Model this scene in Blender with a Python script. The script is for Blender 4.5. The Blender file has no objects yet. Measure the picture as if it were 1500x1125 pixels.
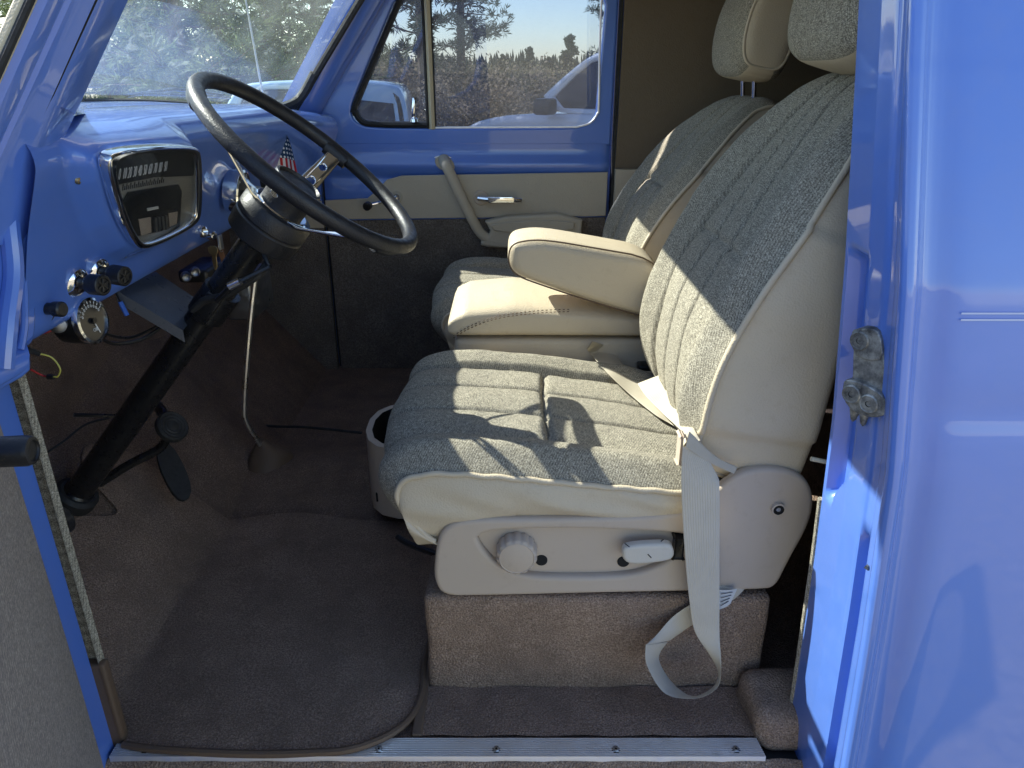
import bpy, bmesh, math, random
from mathutils import Vector, Matrix, Quaternion
R = math.radians
rnd = random.Random(7)
scene = bpy.context.scene
col = scene.collection
# ------------------------------------------------------------------ camera frame used for measuring points on known planes
CAM = Vector((0, -.77, .89)); PITCH = R(23); F = 1083.0
cp, sp = math.cos(PITCH), math.sin(PITCH)
def ray(px, py):
    u = (px-750)/F; v = (562.5-py)/F
    return Vector((u, cp+v*sp, -sp+v*cp))
def at(px, py, Y):
    d = ray(px, py); return CAM + d*((Y+.77)/d.y)
def atz(px, py, Z):
    d = ray(px, py); return CAM + d*((Z-.89)/d.z)
def atx(px, py, X):
    d = ray(px, py); return CAM + d*(X/d.x)
def lerp(a, b, t): return a+(b-a)*t
def clamp(x, a=0., b=1.): return max(a, min(b, x))
def sstep(a, b, x):
    t = clamp((x-a)/(b-a)); return t*t*(3-2*t)
def gauss(x, s): return math.exp(-(x/s)**2)
def interp(tab, x):
    if x <= tab[0][0]: return tab[0][1]
    for (a, fa), (b, fb) in zip(tab, tab[1:]):
        if x <= b: return lerp(fa, fb, (x-a)/(b-a))
    return tab[-1][1]
def crom(pts, n=8, closed=False):
    pts = [Vector(p) for p in pts]; out = []; N = len(pts)
    rng = range(N) if closed else range(N-1)
    for i in rng:
        if closed: p0, p1, p2, p3 = pts[(i-1) % N], pts[i], pts[(i+1) % N], pts[(i+2) % N]
        else: p0, p1, p2, p3 = pts[max(i-1, 0)], pts[i], pts[i+1], pts[min(i+2, N-1)]
        for k in range(n):
            t = k/n
            out.append(.5*((2*p1)+(p2-p0)*t+(2*p0-5*p1+4*p2-p3)*t*t+(3*p1-p0-3*p2+p3)*t**3))
    if not closed: out.append(pts[-1])
    return out
def resample(pts, n):
    L = [0]
    for a, b in zip(pts, pts[1:]): L.append(L[-1]+(b-a).length)
    out = []; j = 0
    for i in range(n):
        d = L[-1]*i/(n-1)
        while j < len(pts)-2 and L[j+1] < d: j += 1
        out.append(pts[j].lerp(pts[j+1], (d-L[j])/max(1e-9, L[j+1]-L[j])))
    return out
def curvefn(pts):
    P = crom(pts, 10); P = resample(P, 200)
    def f(s):
        x = clamp(s)*199; i = min(int(x), 198); return P[i].lerp(P[i+1], x-i)
    return f
def chaikin(p, n=2):
    p = [Vector(q) for q in p]
    for _ in range(n):
        q = []
        for i in range(len(p)):
            a, b = p[i], p[(i+1) % len(p)]
            q += [a.lerp(b, .25), a.lerp(b, .75)]
        p = q
    return p
# ------------------------------------------------------------------ mesh builder
class MB:
    def __init__(s): s.v = []; s.f = []; s.m = []; s.uv = {}
    def add(s, vs, fs, mat=0, T=None):
        o = len(s.v)
        for p in vs:
            p = Vector(p); s.v.append(tuple(T @ p) if T is not None else tuple(p))
        for f in fs: s.f.append(tuple(i+o for i in f)); s.m.append(mat)
        return s
    def grid(s, nu, nv, fn, mat=0, cu=False, cv=False, uv=False):
        o = len(s.v)
        for i in range(nu):
            for j in range(nv):
                a = i/(nu if cu else nu-1); b = j/(nv if cv else nv-1)
                s.v.append(tuple(fn(a, b)))
        for i in range(nu if cu else nu-1):
            for j in range(nv if cv else nv-1):
                i2 = (i+1) % nu; j2 = (j+1) % nv
                s.f.append((o+i*nv+j, o+i2*nv+j, o+i2*nv+j2, o+i*nv+j2))
                s.m.append(mat(i/(nu-1), j/(nv-1)) if callable(mat) else mat)
                if uv: s.uv[len(s.f)-1] = [(i/(nu-1), j/(nv-1)), ((i+1)/(nu-1), j/(nv-1)), ((i+1)/(nu-1), (j+1)/(nv-1)), (i/(nu-1), (j+1)/(nv-1))]
        return s
    def box(s, a, b, mat=0, T=None):
        (x0, y0, z0), (x1, y1, z1) = a, b
        vs = [(x, y, z) for x in (x0, x1) for y in (y0, y1) for z in (z0, z1)]
        return s.add(vs, [(0, 1, 3, 2), (4, 6, 7, 5), (0, 4, 5, 1), (2, 3, 7, 6), (0, 2, 6, 4), (1, 5, 7, 3)], mat, T)
    def rbox(s, a, b, r, mat=0, T=None, seg=3):
        bm = bmesh.new(); a = Vector(a); b = Vector(b)
        bmesh.ops.create_cube(bm, size=1)
        for v in bm.verts: v.co = Vector([lerp(a[k], b[k], v.co[k]+.5) for k in range(3)])
        bmesh.ops.bevel(bm, geom=bm.edges[:], offset=r, segments=seg, profile=.5, affect='EDGES')
        bm.verts.index_update()
        s.add([v.co.copy() for v in bm.verts], [[v.index for v in f.verts] for f in bm.faces], mat, T); bm.free(); return s
    def tube(s, pts, r, n=10, mat=0, caps=True, closed=False, sq=1.0):
        pts = [Vector(p) for p in pts]; N = len(pts)
        rf = r if callable(r) else (lambda t: r)
        T = []
        for i in range(N):
            if closed: d = pts[(i+1) % N]-pts[(i-1) % N]
            else: d = pts[min(i+1, N-1)]-pts[max(i-1, 0)]
            T.append(d.normalized())
        up = Vector((0, 0, 1)) if abs(T[0].z) < .9 else Vector((0, 1, 0))
        nrm = (up-T[0]*up.dot(T[0])).normalized(); o = len(s.v)
        for i in range(N):
            nrm = (nrm-T[i]*nrm.dot(T[i])).normalized(); bn = T[i].cross(nrm)
            rr = rf(i/max(1, N-1))
            for k in range(n):
                a = 2*math.pi*k/n
                s.v.append(tuple(pts[i]+(nrm*math.cos(a)*sq+bn*math.sin(a))*rr))
        for i in range(N if closed else N-1):
            i2 = (i+1) % N
            for k in range(n):
                k2 = (k+1) % n
                s.f.append((o+i*n+k, o+i*n+k2, o+i2*n+k2, o+i2*n+k)); s.m.append(mat)
        if caps and not closed:
            s.f.append(tuple(o+k for k in reversed(range(n)))); s.m.append(mat)
            s.f.append(tuple(o+(N-1)*n+k for k in range(n))); s.m.append(mat)
        return s
    def lathe(s, prof, p, axis, n=32, mat=0, rmod=None, mats=None):
        axis = Vector(axis).normalized(); q = Vector((0, 0, 1)).rotation_difference(axis); p = Vector(p); o = len(s.v)
        for i, (r, h) in enumerate(prof):
            for k in range(n):
                a = 2*math.pi*k/n; rr = r*(rmod(a, i) if rmod else 1)
                s.v.append(tuple(p+q @ Vector((rr*math.cos(a), rr*math.sin(a), h))))
        for i in range(len(prof)-1):
            for k in range(n):
                k2 = (k+1) % n
                s.f.append((o+i*n+k, o+i*n+k2, o+(i+1)*n+k2, o+(i+1)*n+k)); s.m.append(mats[i] if mats else mat)
        s.f.append(tuple(o+k for k in reversed(range(n)))); s.m.append(mats[0] if mats else mat)
        s.f.append(tuple(o+(len(prof)-1)*n+k for k in range(n))); s.m.append(mats[-1] if mats else mat)
        return s
    def plate(s, outer, holes=(), th=.004, bev=.001, fn=None, mat=0, res=2):
        cu = bpy.data.curves.new('tmp', 'CURVE'); cu.dimensions = '2D'; cu.fill_mode = 'BOTH'
        cu.extrude = max(0, th/2-bev); cu.bevel_depth = bev; cu.bevel_resolution = res; cu.offset = -bev
        for poly in [outer]+list(holes):
            sp_ = cu.splines.new('POLY'); sp_.points.add(len(poly)-1)
            for i, q in enumerate(poly): sp_.points[i].co = (q[0], q[1], 0, 1)
            sp_.use_cyclic_u = True
        s.from_curve(cu, fn, mat); return s
    def from_curve(s, cu, fn=None, mat=0):
        o = bpy.data.objects.new('tmp', cu); col.objects.link(o)
        dg = bpy.context.evaluated_depsgraph_get()
        me = bpy.data.meshes.new_from_object(o.evaluated_get(dg))
        vs = [v.co.copy() for v in me.vertices]
        if fn: vs = [fn(v.x, v.y, v.z) for v in vs]
        s.add(vs, [tuple(p.vertices) for p in me.polygons], mat)
        bpy.data.objects.remove(o); bpy.data.meshes.remove(me)
        bpy.data.curves.remove(cu)
        return s
    def text(s, txt, size, fn, mat=0, sx=1.0, th=.0003, align='CENTER'):
        cu = bpy.data.curves.new('tmp', 'FONT'); cu.body = txt; cu.size = size; cu.offset = -size*.016; cu.extrude = th; cu.align_x = align; cu.align_y = 'CENTER'
        s.from_curve(cu, lambda x, y, z: fn(x*sx, y, z), mat); return s
    def build(s, name, mats, parent=None, smooth=True, ang=35, **kw):
        me = bpy.data.meshes.new(name); me.from_pydata(s.v, [], s.f)
        if not isinstance(mats, (list, tuple)): mats = [mats]
        for m in mats: me.materials.append(m)
        me.polygons.foreach_set('material_index', s.m)
        if s.uv:
            uvl = me.uv_layers.new(name='UVMap')
            for fi, u in s.uv.items():
                for k, li in enumerate(me.polygons[fi].loop_indices): uvl.data[li].uv = u[k]
        bm = bmesh.new(); bm.from_mesh(me)
        bmesh.ops.recalc_face_normals(bm, faces=bm.faces[:]); bm.to_mesh(me); bm.free()
        if smooth:
            me.polygons.foreach_set('use_smooth', [True]*len(me.polygons)); me.set_sharp_from_angle(angle=R(ang))
        me.update()
        o = bpy.data.objects.new(name, me); col.objects.link(o)
        if parent is not None:
            o.parent = parent; o.matrix_parent_inverse = PINV.get(parent.name, Matrix())
        for k, v in kw.items(): o[k] = v
        return o
PINV = {}
def thing(name, label, cat, loc=(0, 0, 0), rz=0, group=None, local=False):
    o = bpy.data.objects.new(name, None); col.objects.link(o); o.empty_display_size = .2
    o.location = loc; o.rotation_euler = (0, 0, rz); o['label'] = label; o['category'] = cat
    if group: o['group'] = group
    if not local: PINV[o.name] = (Matrix.Translation(loc) @ Matrix.Rotation(rz, 4, 'Z')).inverted()
    return o
def tag(o, label, cat, group=None):
    o['label'] = label; o['category'] = cat
    if group: o['group'] = group
    return o
# ------------------------------------------------------------------ materials
def mat(name, base, rough=.5, metal=0., coat=0., spec=None, coatr=.03):
    m = bpy.data.materials.new(name); m.use_nodes = True; b = m.node_tree.nodes['Principled BSDF']
    b.inputs['Base Color'].default_value = (*base, 1); b.inputs['Roughness'].default_value = rough
    b.inputs['Metallic'].default_value = metal; b.inputs['Coat Weight'].default_value = coat; b.inputs['Coat Roughness'].default_value = coatr
    if spec is not None: b.inputs['Specular IOR Level'].default_value = spec
    return m
class NG:
    def __init__(s, m): s.t = m.node_tree; s.n = s.t.nodes; s.b = s.n['Principled BSDF']; s.tc = s.n.new('ShaderNodeTexCoord')
    def link(s, a, b): s.t.links.new(a, b)
    def noise(s, scale, det=4, rough=.55, vec=None, dist=0):
        n = s.n.new('ShaderNodeTexNoise'); n.inputs['Scale'].default_value = scale; n.inputs['Detail'].default_value = det
        n.inputs['Roughness'].default_value = rough; n.inputs['Distortion'].default_value = dist
        s.link(vec or s.tc.outputs['Object'], n.inputs['Vector']); return n.outputs['Fac']
    def voro(s, scale, vec=None, feat='F1'):
        n = s.n.new('ShaderNodeTexVoronoi'); n.inputs['Scale'].default_value = scale; n.feature = feat
        s.link(vec or s.tc.outputs['Object'], n.inputs['Vector']); return n.outputs['Distance']
    def wave(s, scale, vec=None, dist=0, dscale=1, direction='X'):
        n = s.n.new('ShaderNodeTexWave'); n.inputs['Scale'].default_value = scale; n.inputs['Distortion'].default_value = dist
        n.inputs['Detail Scale'].default_value = dscale; n.bands_direction = direction
        s.link(vec or s.tc.outputs['Object'], n.inputs['Vector']); return n.outputs['Fac']
    def ramp(s, fac, stops):
        n = s.n.new('ShaderNodeValToRGB'); s.link(fac, n.inputs['Fac']); e = n.color_ramp.elements
        while len(e) < len(stops): e.new(.5)
        for el, (p, c) in zip(e, stops): el.position = p; el.color = (*c, 1) if len(c) == 3 else c
        return n.outputs['Color']
    def mapr(s, v, a, b, c, d):
        n = s.n.new('ShaderNodeMapRange'); s.link(v, n.inputs[0])
        for i, x in enumerate((a, b, c, d)): n.inputs[i+1].default_value = x
        return n.outputs[0]
    def math(s, op, a, b=None):
        n = s.n.new('ShaderNodeMath'); n.operation = op
        for i, x in enumerate((a, b)):
            if x is None: continue
            if isinstance(x, (int, float)): n.inputs[i].default_value = x
            else: s.link(x, n.inputs[i])
        return n.outputs[0]
    def mix(s, fac, a, b, mode='MIX'):
        n = s.n.new('ShaderNodeMix'); n.data_type = 'RGBA'; n.blend_type = mode
        if isinstance(fac, (int, float)): n.inputs['Factor'].default_value = fac
        else: s.link(fac, n.inputs['Factor'])
        for nm, x in (('A', a), ('B', b)):
            i = [q for q in n.inputs if q.name == nm and q.type == 'RGBA'][0]
            if isinstance(x, tuple): i.default_value = (*x, 1)
            else: s.link(x, i)
        return [q for q in n.outputs if q.type == 'RGBA'][0]
    def mapping(s, scale=(1, 1, 1), rot=(0, 0, 0)):
        n = s.n.new('ShaderNodeMapping'); n.inputs['Scale'].default_value = scale; n.inputs['Rotation'].default_value = rot
        s.link(s.tc.outputs['Object'], n.inputs['Vector']); return n.outputs['Vector']
    def bump(s, h, dist=.001, strength=1.0):
        n = s.n.new('ShaderNodeBump'); n.inputs['Distance'].default_value = dist; n.inputs['Strength'].default_value = strength
        s.link(h, n.inputs['Height']); s.link(n.outputs['Normal'], s.b.inputs['Normal']); return n
    def color(s, c): s.link(c, s.b.inputs['Base Color'])
    def rough(s, c): s.link(c, s.b.inputs['Roughness'])

def m_paint(name='blue_paint', base=(.092, .200, .62)):
    m = mat(name, base, .38, 0, 1.0, coatr=.04); g = NG(m)
    n = g.noise(9, 3); n2 = g.noise(220, 2)
    g.bump(g.math('ADD', n, g.math('MULTIPLY', n2, .10)), .0008, .5)
    d = g.noise(35, 6, .7)
    g.color(g.mix(g.mapr(d, .45, .8, 0, .12), base, tuple(lerp(c, .35, .5) for c in base)))
    g.rough(g.mapr(d, .3, .8, .30, .5)); return m
PAINT = m_paint()
PAINT2 = m_paint('sky_blue_paint', (.30, .45, .62))
def m_carpet(name, a, b, sc=1.0):
    m = mat(name, a, .95, spec=.1); g = NG(m)
    n = g.noise(420*sc, 3, .7); n2 = g.noise(14, 5, .65); v = g.voro(300*sc)
    c = g.ramp(n, [(.3, tuple(x*.45 for x in a)), (.5, a), (.68, b)])
    c = g.mix(g.mapr(n2, .38, .66, 0, .55), c, tuple(x*.55 for x in a)); 
    sp_ = g.voro(70*sc); c = g.mix(g.mapr(sp_, .0, .07, .8, 0), c, (.45, .42, .38))
    g.color(c)
    h = g.math('ADD', g.math('MULTIPLY', n, .8), g.math('MULTIPLY', v, .7)); h = g.math('ADD', h, g.math('MULTIPLY', n2, 1.6))
    g.bump(h, .004, 1.0); g.b.inputs['Sheen Weight'].default_value = .05; g.b.inputs['Sheen Roughness'].default_value = .6
    return m
CARPET = m_carpet('brown_carpet_bounce_lit', (.35, .245, .175), (.62, .46, .345))  # lighter copy of the floor carpet, bounce light put into its colour
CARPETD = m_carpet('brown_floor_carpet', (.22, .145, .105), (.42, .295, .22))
MATC = m_carpet('charcoal_mat_carpet', (.30, .200, .142), (.54, .385, .285))
PANELC = m_carpet('grey_panel_carpet', (.19, .158, .13), (.30, .255, .215), .7)
def m_fabric(name, rot, k=1.0, tint=None):
    m = mat(name, (.4, .39, .34), .95, spec=.12); g = NG(m)
    vec = g.mapping((1, 1, 1), rot)
    nn = g.noise(1100*k, 2, .6); w = g.wave(95*k, vec, 3.0, 9, 'X'); n2 = g.noise(170*k, 3, .6, vec)
    st = g.mapping((1, .35, 1), rot); n3 = g.noise(620*k, 2, .6, st)
    f = g.math('ADD', g.math('MULTIPLY', nn, .38), g.math('MULTIPLY', w, .06)); f = g.math('ADD', f, g.math('MULTIPLY', n2, .12)); f = g.math('ADD', f, g.math('MULTIPLY', n3, .40))
    c = g.ramp(f, [(.38, (.10, .088, .07)), (.47, (.26, .235, .18)), (.54, (.44, .40, .315)), (.64, (.70, .645, .51))])
    big = g.noise(7, 3); c = g.mix(g.mapr(big, .35, .7, 0, .16), c, (.22, .205, .18))
    if tint: c = g.mix(.75, c, tint, 'MULTIPLY'); c = g.mix(.25, c, tint)
    g.color(c); g.bump(f, .0022, .8)
    g.b.inputs['Sheen Weight'].default_value = .05; return m
FABRIC = m_fabric('tweed_fabric', (0, 0, R(28)))
CLOTH = m_fabric('door_tweed', (0, R(20), R(30)), .5, (.62, .53, .48)); FABRICB = m_fabric('tweed_fabric_back', (R(12), 0, R(90)))
def m_vinyl(name, base, rough=.42, bs=420, bd=.0006):
    m = mat(name, base, rough, spec=.4); g = NG(m)
    v = g.voro(bs); n = g.noise(5, 4, .6); n2 = g.noise(60, 5, .65)
    g.bump(g.math('ADD', v, g.math('MULTIPLY', n, 2.5)), bd, .7)
    c = g.mix(g.mapr(n, .35, .75, 0, .25), base, tuple(x*.80 for x in base))
    c = g.mix(g.mapr(n2, .58, .8, 0, .22), c, tuple(x*f for x, f in zip(base, (.6, .52, .45)))); g.color(c)
    g.rough(g.mapr(n2, .3, .7, rough-.06, rough+.12)); return m
VINYL = m_vinyl('beige_vinyl', (.58, .49, .355))
PLASTIC = m_vinyl('beige_plastic', (.52, .43, .34), .5, 900, .0002)
TRIM = m_vinyl('tan_trim', (.50, .44, .34), .55)
TANB = m_vinyl('brown_vinyl', (.13, .085, .055), .5)
LINER = m_vinyl('brown_liner_board', (.16, .125, .085), .8, 250)
WEB = mat('belt_webbing', (.56, .50, .40), .5, spec=.4)
g = NG(WEB); w = g.wave(9, g.tc.outputs['UV'], 0, 1, 'Y'); n = g.noise(500, 3); n2 = g.noise(18, 4)
g.bump(g.math('ADD', w, n), .0005, .6); g.color(g.mix(g.mapr(n2, .4, .75, 0, .3), (.58, .52, .41), (.40, .35, .27)))
def m_metal(name, base, rough, sc=40):
    m = mat(name, base, rough, 1.0); g = NG(m); n = g.noise(sc, 5, .6); g.rough(g.mapr(n, .3, .75, rough*.7, rough*1.7)); return m
CHROME = m_metal('chrome', (.82, .83, .84), .07)
ALU = m_metal('brushed_aluminium', (.84, .82, .80), .42, 90); ALU.node_tree.nodes['Principled BSDF'].inputs['Metallic'].default_value = .7
STEEL = m_metal('dull_steel', (.36, .37, .38), .36, 60)
def m_pitted():
    m = mat('pitted_latch_metal', (.30, .31, .30), .5, .55); g = NG(m)
    n = g.noise(60, 6, .7); c = g.ramp(n, [(.34, (.08, .08, .08)), (.5, (.26, .26, .24)), (.62, (.45, .45, .41))])
    g.color(c); g.bump(g.noise(400, 3), .0002, .5); g.rough(g.mapr(n, .3, .7, .7, .35)); return m
PITTED = m_pitted()
def m_black(name, base=(.012, .012, .013), rough=.32, bs=300, bd=.0003):
    m = mat(name, base, rough); g = NG(m); n = g.noise(90, 5, .65); v = g.voro(bs)
    g.bump(g.math('ADD', n, v), bd, .6); g.rough(g.mapr(n, .3, .75, rough*.75, rough*1.6))
    g.color(g.mix(g.mapr(g.noise(45, 6, .7), .55, .8, 0, .25), base, (.08, .075, .07))); return m
BLACK = m_black('black_plastic'); BLACKR = m_black('black_rubber', (.018, .018, .018), .6); BLACKL = m_black('black_rim_vinyl', (.014, .014, .016), .40, 500, .0005)
BLACKP = m_black('black_painted_steel', (.010, .010, .011), .28)
BRKT = m_vinyl('grey_bracket_paint', (.045, .055, .075), .3, 500, .0002); ROD = m_metal('satin_rod', (.75, .74, .70), .28); DARK = mat('dark_void', (.01, .01, .01), .9)
WHITE = mat('white_marking', (.75, .75, .72), .6); STRIPE = mat('pinstripe_paint', (.40, .50, .78), .3, coat=1); CREAM = m_vinyl('cream_bar', (.62, .54, .36), .5)
GFACE = mat('gauge_black_face', (.012, .013, .016), .35, coat=.3)
GREYF = mat('gauge_grey_face', (.34, .32, .27), .45, coat=.4)
ORANGE = mat('orange_needle', (.7, .12, .03), .5)
RUST = mat('brown_leather', (.19, .085, .04), .7); BRASS = m_metal('brass_key', (.55, .42, .22), .35)
YEL = mat('yellow_wire', (.42, .38, .07), .45); REDW = mat('red_wire', (.35, .02, .02), .45); BLUEW = mat('blue_terminal', (.03, .12, .5), .4)
PAPER = mat('white_tag_cloth', (.62, .62, .60), .8); INK = mat('tag_ink', (.04, .04, .05), .8)
def m_glass(name, tint=(.93, .95, .95), dirt=.05, dcol=(.62, .68, .66), streak=False, refl=1.0):
    m = bpy.data.materials.new(name); m.use_nodes = True; t = m.node_tree; n = t.nodes
    for x in list(n):
        if x.type != 'OUTPUT_MATERIAL': n.remove(x)
    out = [x for x in n if x.type == 'OUTPUT_MATERIAL'][0]
    tr = n.new('ShaderNodeBsdfTransparent'); tr.inputs[0].default_value = (*tint, 1)
    gl = n.new('ShaderNodeBsdfGlossy'); gl.inputs['Roughness'].default_value = .01
    fr = n.new('ShaderNodeFresnel'); ge = n.new('ShaderNodeNewGeometry'); mi = n.new('ShaderNodeMapRange'); mi.inputs[3].default_value = 1.5; mi.inputs[4].default_value = 1/1.5; t.links.new(ge.outputs['Backfacing'], mi.inputs[0]); t.links.new(mi.outputs[0], fr.inputs['IOR'])
    df = n.new('ShaderNodeBsdfDiffuse'); df.inputs[0].default_value = (*dcol, 1)
    tl = n.new('ShaderNodeBsdfTranslucent'); tl.inputs[0].default_value = (*dcol, 1)
    tc = n.new('ShaderNodeTexCoord'); no = n.new('ShaderNodeTexNoise'); no.inputs['Scale'].default_value = 6; no.inputs['Detail'].default_value = 6
    t.links.new(tc.outputs['Object'], no.inputs['Vector'])
    sp2 = n.new('ShaderNodeTexNoise'); sp2.inputs['Scale'].default_value = 160; sp2.inputs['Detail'].default_value = 2
    t.links.new(tc.outputs['Object'], sp2.inputs['Vector'])
    mr = n.new('ShaderNodeMapRange'); t.links.new(no.outputs['Fac'], mr.inputs[0])
    for i, v in enumerate((.3, .75, dirt*.4, dirt*1.8)): mr.inputs[i+1].default_value = v
    m2 = n.new('ShaderNodeMapRange'); t.links.new(sp2.outputs['Fac'], m2.inputs[0])
    for i, v in enumerate((.68, .74, 0, dirt*3.0)): m2.inputs[i+1].default_value = v
    ad = n.new('ShaderNodeMath'); ad.operation = 'ADD'; t.links.new(mr.outputs[0], ad.inputs[0]); t.links.new(m2.outputs[0], ad.inputs[1])
    fac = ad.outputs[0]
    if streak:   # wiped smears and dried runs low on the pane
        mp = n.new('ShaderNodeMapping'); mp.inputs['Scale'].default_value = (1, 6, 26); t.links.new(tc.outputs['Object'], mp.inputs['Vector'])
        ns = n.new('ShaderNodeTexNoise'); ns.inputs['Scale'].default_value = 2.2; ns.inputs['Detail'].default_value = 5; ns.inputs['Distortion'].default_value = 1.2
        t.links.new(mp.outputs[0], ns.inputs['Vector'])
        m3 = n.new('ShaderNodeMapRange'); t.links.new(ns.outputs['Fac'], m3.inputs[0])
        for i, v in enumerate((.60, .66, 0, .10)): m3.inputs[i+1].default_value = v
        a2 = n.new('ShaderNodeMath'); a2.operation = 'ADD'; t.links.new(fac, a2.inputs[0]); t.links.new(m3.outputs[0], a2.inputs[1]); fac = a2.outputs[0]
    mx = n.new('ShaderNodeMixShader'); t.links.new(fr.outputs[0], mx.inputs[0]); t.links.new(tr.outputs[0], mx.inputs[1]); t.links.new(gl.outputs[0], mx.inputs[2])
    md = n.new('ShaderNodeMixShader'); md.inputs[0].default_value = .5; t.links.new(df.outputs[0], md.inputs[1]); t.links.new(tl.outputs[0], md.inputs[2])
    m4 = n.new('ShaderNodeMixShader'); t.links.new(fac, m4.inputs[0]); t.links.new(mx.outputs[0], m4.inputs[1]); t.links.new(md.outputs[0], m4.inputs[2])
    t.links.new(m4.outputs[0], out.inputs['Surface']); return m
GLASS_WS = m_glass('windshield_glass', (.90, .97, .95), .085, (.60, .70, .68), streak=True)
GLASS_SD = m_glass('side_glass', (.56, .60, .68), .05, (.55, .56, .62))
GLASS_DK = m_glass('gauge_glass', (.95, .95, .95), .012)
GLASS_CAR = mat('dark_car_glass', (.02, .02, .03), .08, spec=.25)

# ================================================================== THE TRUCK
truck = thing('panel_truck', 'blue vintage panel truck with open driver door, beige and grey cloth seats inside', 'truck', (.6, .72, -.55))
def P(mb, name, mats, parent=truck, **kw): return mb.build(name, mats, parent, **kw)

# ---- floor, toe board, firewall
TOE = -.60
def floor_z(x, y):
    z = 0
    if x < TOE: z = (TOE-x)*1.15
    z += .055*gauss(y-.74, .13)*sstep(.1, -.5, x)
    return z
fl = MB()
fl.grid(60, 60, lambda a, b: Vector((lerp(2.2, -.86, a), lerp(.012, 1.50, b), floor_z(lerp(2.2, -.86, a), lerp(.012, 1.5, b))+.0012*math.sin(a*70)*math.sin(b*31))), 0)
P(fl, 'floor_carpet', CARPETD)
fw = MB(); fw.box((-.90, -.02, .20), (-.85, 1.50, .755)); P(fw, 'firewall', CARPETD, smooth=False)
fw = MB(); fw.box((-.89, -.02, -.06), (2.2, .012, -.012)); fw.box((-.89, .012, -.06), (2.2, 1.52, -.02))
P(fw, 'floor_pan', DARK, smooth=False)
# low carpet pieces: driver strip right of the mat, boxed rear corner
def lumpy(a, b, r, amp, mt, name, seed=0, sub=14, **kw):
    bm = bmesh.new(); a = Vector(a); b = Vector(b); bmesh.ops.create_cube(bm, size=1)
    for v in bm.verts: v.co = Vector([lerp(a[k], b[k], v.co[k]+.5) for k in range(3)])
    bmesh.ops.bevel(bm, geom=bm.edges[:], offset=r, segments=4, profile=.5, affect='EDGES')
    bmesh.ops.subdivide_edges(bm, edges=[e for e in bm.edges if e.calc_length() > .05], cuts=sub, use_grid_fill=True)
    from mathutils import noise as N
    for v in bm.verts:
        q = v.co*14+Vector((seed, 0, 0)); v.co += Vector((N.noise(q), N.noise(q+Vector((9, 0, 0))), N.noise(q+Vector((0, 7, 0)))))*amp
    bm.verts.index_update(); m = MB(); m.add([v.co.copy() for v in bm.verts], [[v.index for v in f.verts] for f in bm.faces]); bm.free()
    return P(m, name, mt, **kw)
bx0 = at(622, 900, .11).x; bx1 = at(1128, 900, .11).x
lumpy((bx0, .108, -.01), (bx1, .60, .176), .012, .004, CARPET, 'seat_riser', 3)
# riser under passenger seat
lumpy((bx0, .88, -.01), (bx1, 1.34, .176), .012, .004, CARPET, 'seat_riser', 5)
c0 = atz(1105, 1090, 0); 
lumpy((c0.x, .0, -.02), (c0.x+.30, .105, .055), .022, .010, CARPET, 'rear_corner_carpet', 9, 6)
# ---- sill plate
s0 = atz(165, 1100, .006).x; s1 = atz(1118, 1098, .006).x
sl = MB(); prof = []; ya, yb = -.022, .011
nr = 9
for i in range(nr):
    for f_, h_ in ((.0, .0066), (.55, .0066), (.72, .0038), (.86, .0038)): prof.append((lerp(ya, yb, (i+f_)/nr), h_))
prof = [(ya-.001, -.004)]+prof+[(yb+.001, -.004)]
sl.grid(2, len(prof), lambda a, b: Vector((lerp(s0, s1, a)+(.004*(b) if a > .5 else 0)*-1, prof[round(b*(len(prof)-1))][0], prof[round(b*(len(prof)-1))][1])))
sill = P(sl, 'sill_plate', ALU, ang=20)
for px in (213, 555, 727, 902, 1078):
    p = atz(px, 1098, .006); m = MB()
    m.lathe([(.0046, 0), (.0046, .0012), (.0036, .0024), (.0016, .0024), (.0014, .0008)], p, (0, 0, 1), 16, 0, mats=[0, 0, 0, 1])
    m.lathe([(.0062, -.0008), (.0060, .0006)], p, (0, 0, 1), 16, 1)
    P(m, 'screw', [STEEL, DARK], sill)
rk = MB()
rk.grid(40, 8, lambda a, b: Vector((lerp(-.62, .46, a), lerp(-.020, -.033, b)-.002*math.sin(a*80), -.001-.012*b*b)))
P(rk, 'sill_carpet_edge', CARPET)
rk = MB()
rk.grid(3, 12, lambda a, b: Vector((lerp(-.75, .60, a), -.030-.10*math.sin(b*math.pi/2), -.010-.20*(1-math.cos(b*math.pi/2)))))
P(rk, 'rocker_panel', PAINT)

# ---- B pillar and rear body side (one pressed skin)
def bx(z): return interp([(-.2, .412), (.09, .404), (.3, .396), (.52, .384), (.89, .358), (1.3, .335)], z)
def by(z): return interp([(-.2, 0), (.5, 0), (.7, .012), (.89, .035), (1.1, .07), (1.3, .11)], z)
sec = [(.012, .035), (0, .032), (0, .022), (0, .006), (0, 0), (0, -.008), (0, -.014), (0, -.020), (0, -.026), (.001, -.034), (.002, -.046), (.003, -.058), (.004, -.062), ('g', -.066), ('g', -.077), (.005, -.081), (.003, -.085), (.002, -.096), (.001, -.100),
       (-.003, -.105), (-.005, -.110), (-.0045, -.116), (-.001, -.1195), (.004, -.120), (.009, -.117), (.014, -.110), (.020, -.104), (.027, -.1015), (.036, -.101), (.05, -.103), (.08, -.104), (.15, -.104), (.3, -.104), (.7, -.104), (1.2, -.104), (1.85, -.104)]
def bk_(z): return interp([(.1, 1.15), (.3, 1.10), (.52, 1.04), (.7, .92), (.9, .76), (1.3, .60)], z)
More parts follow.
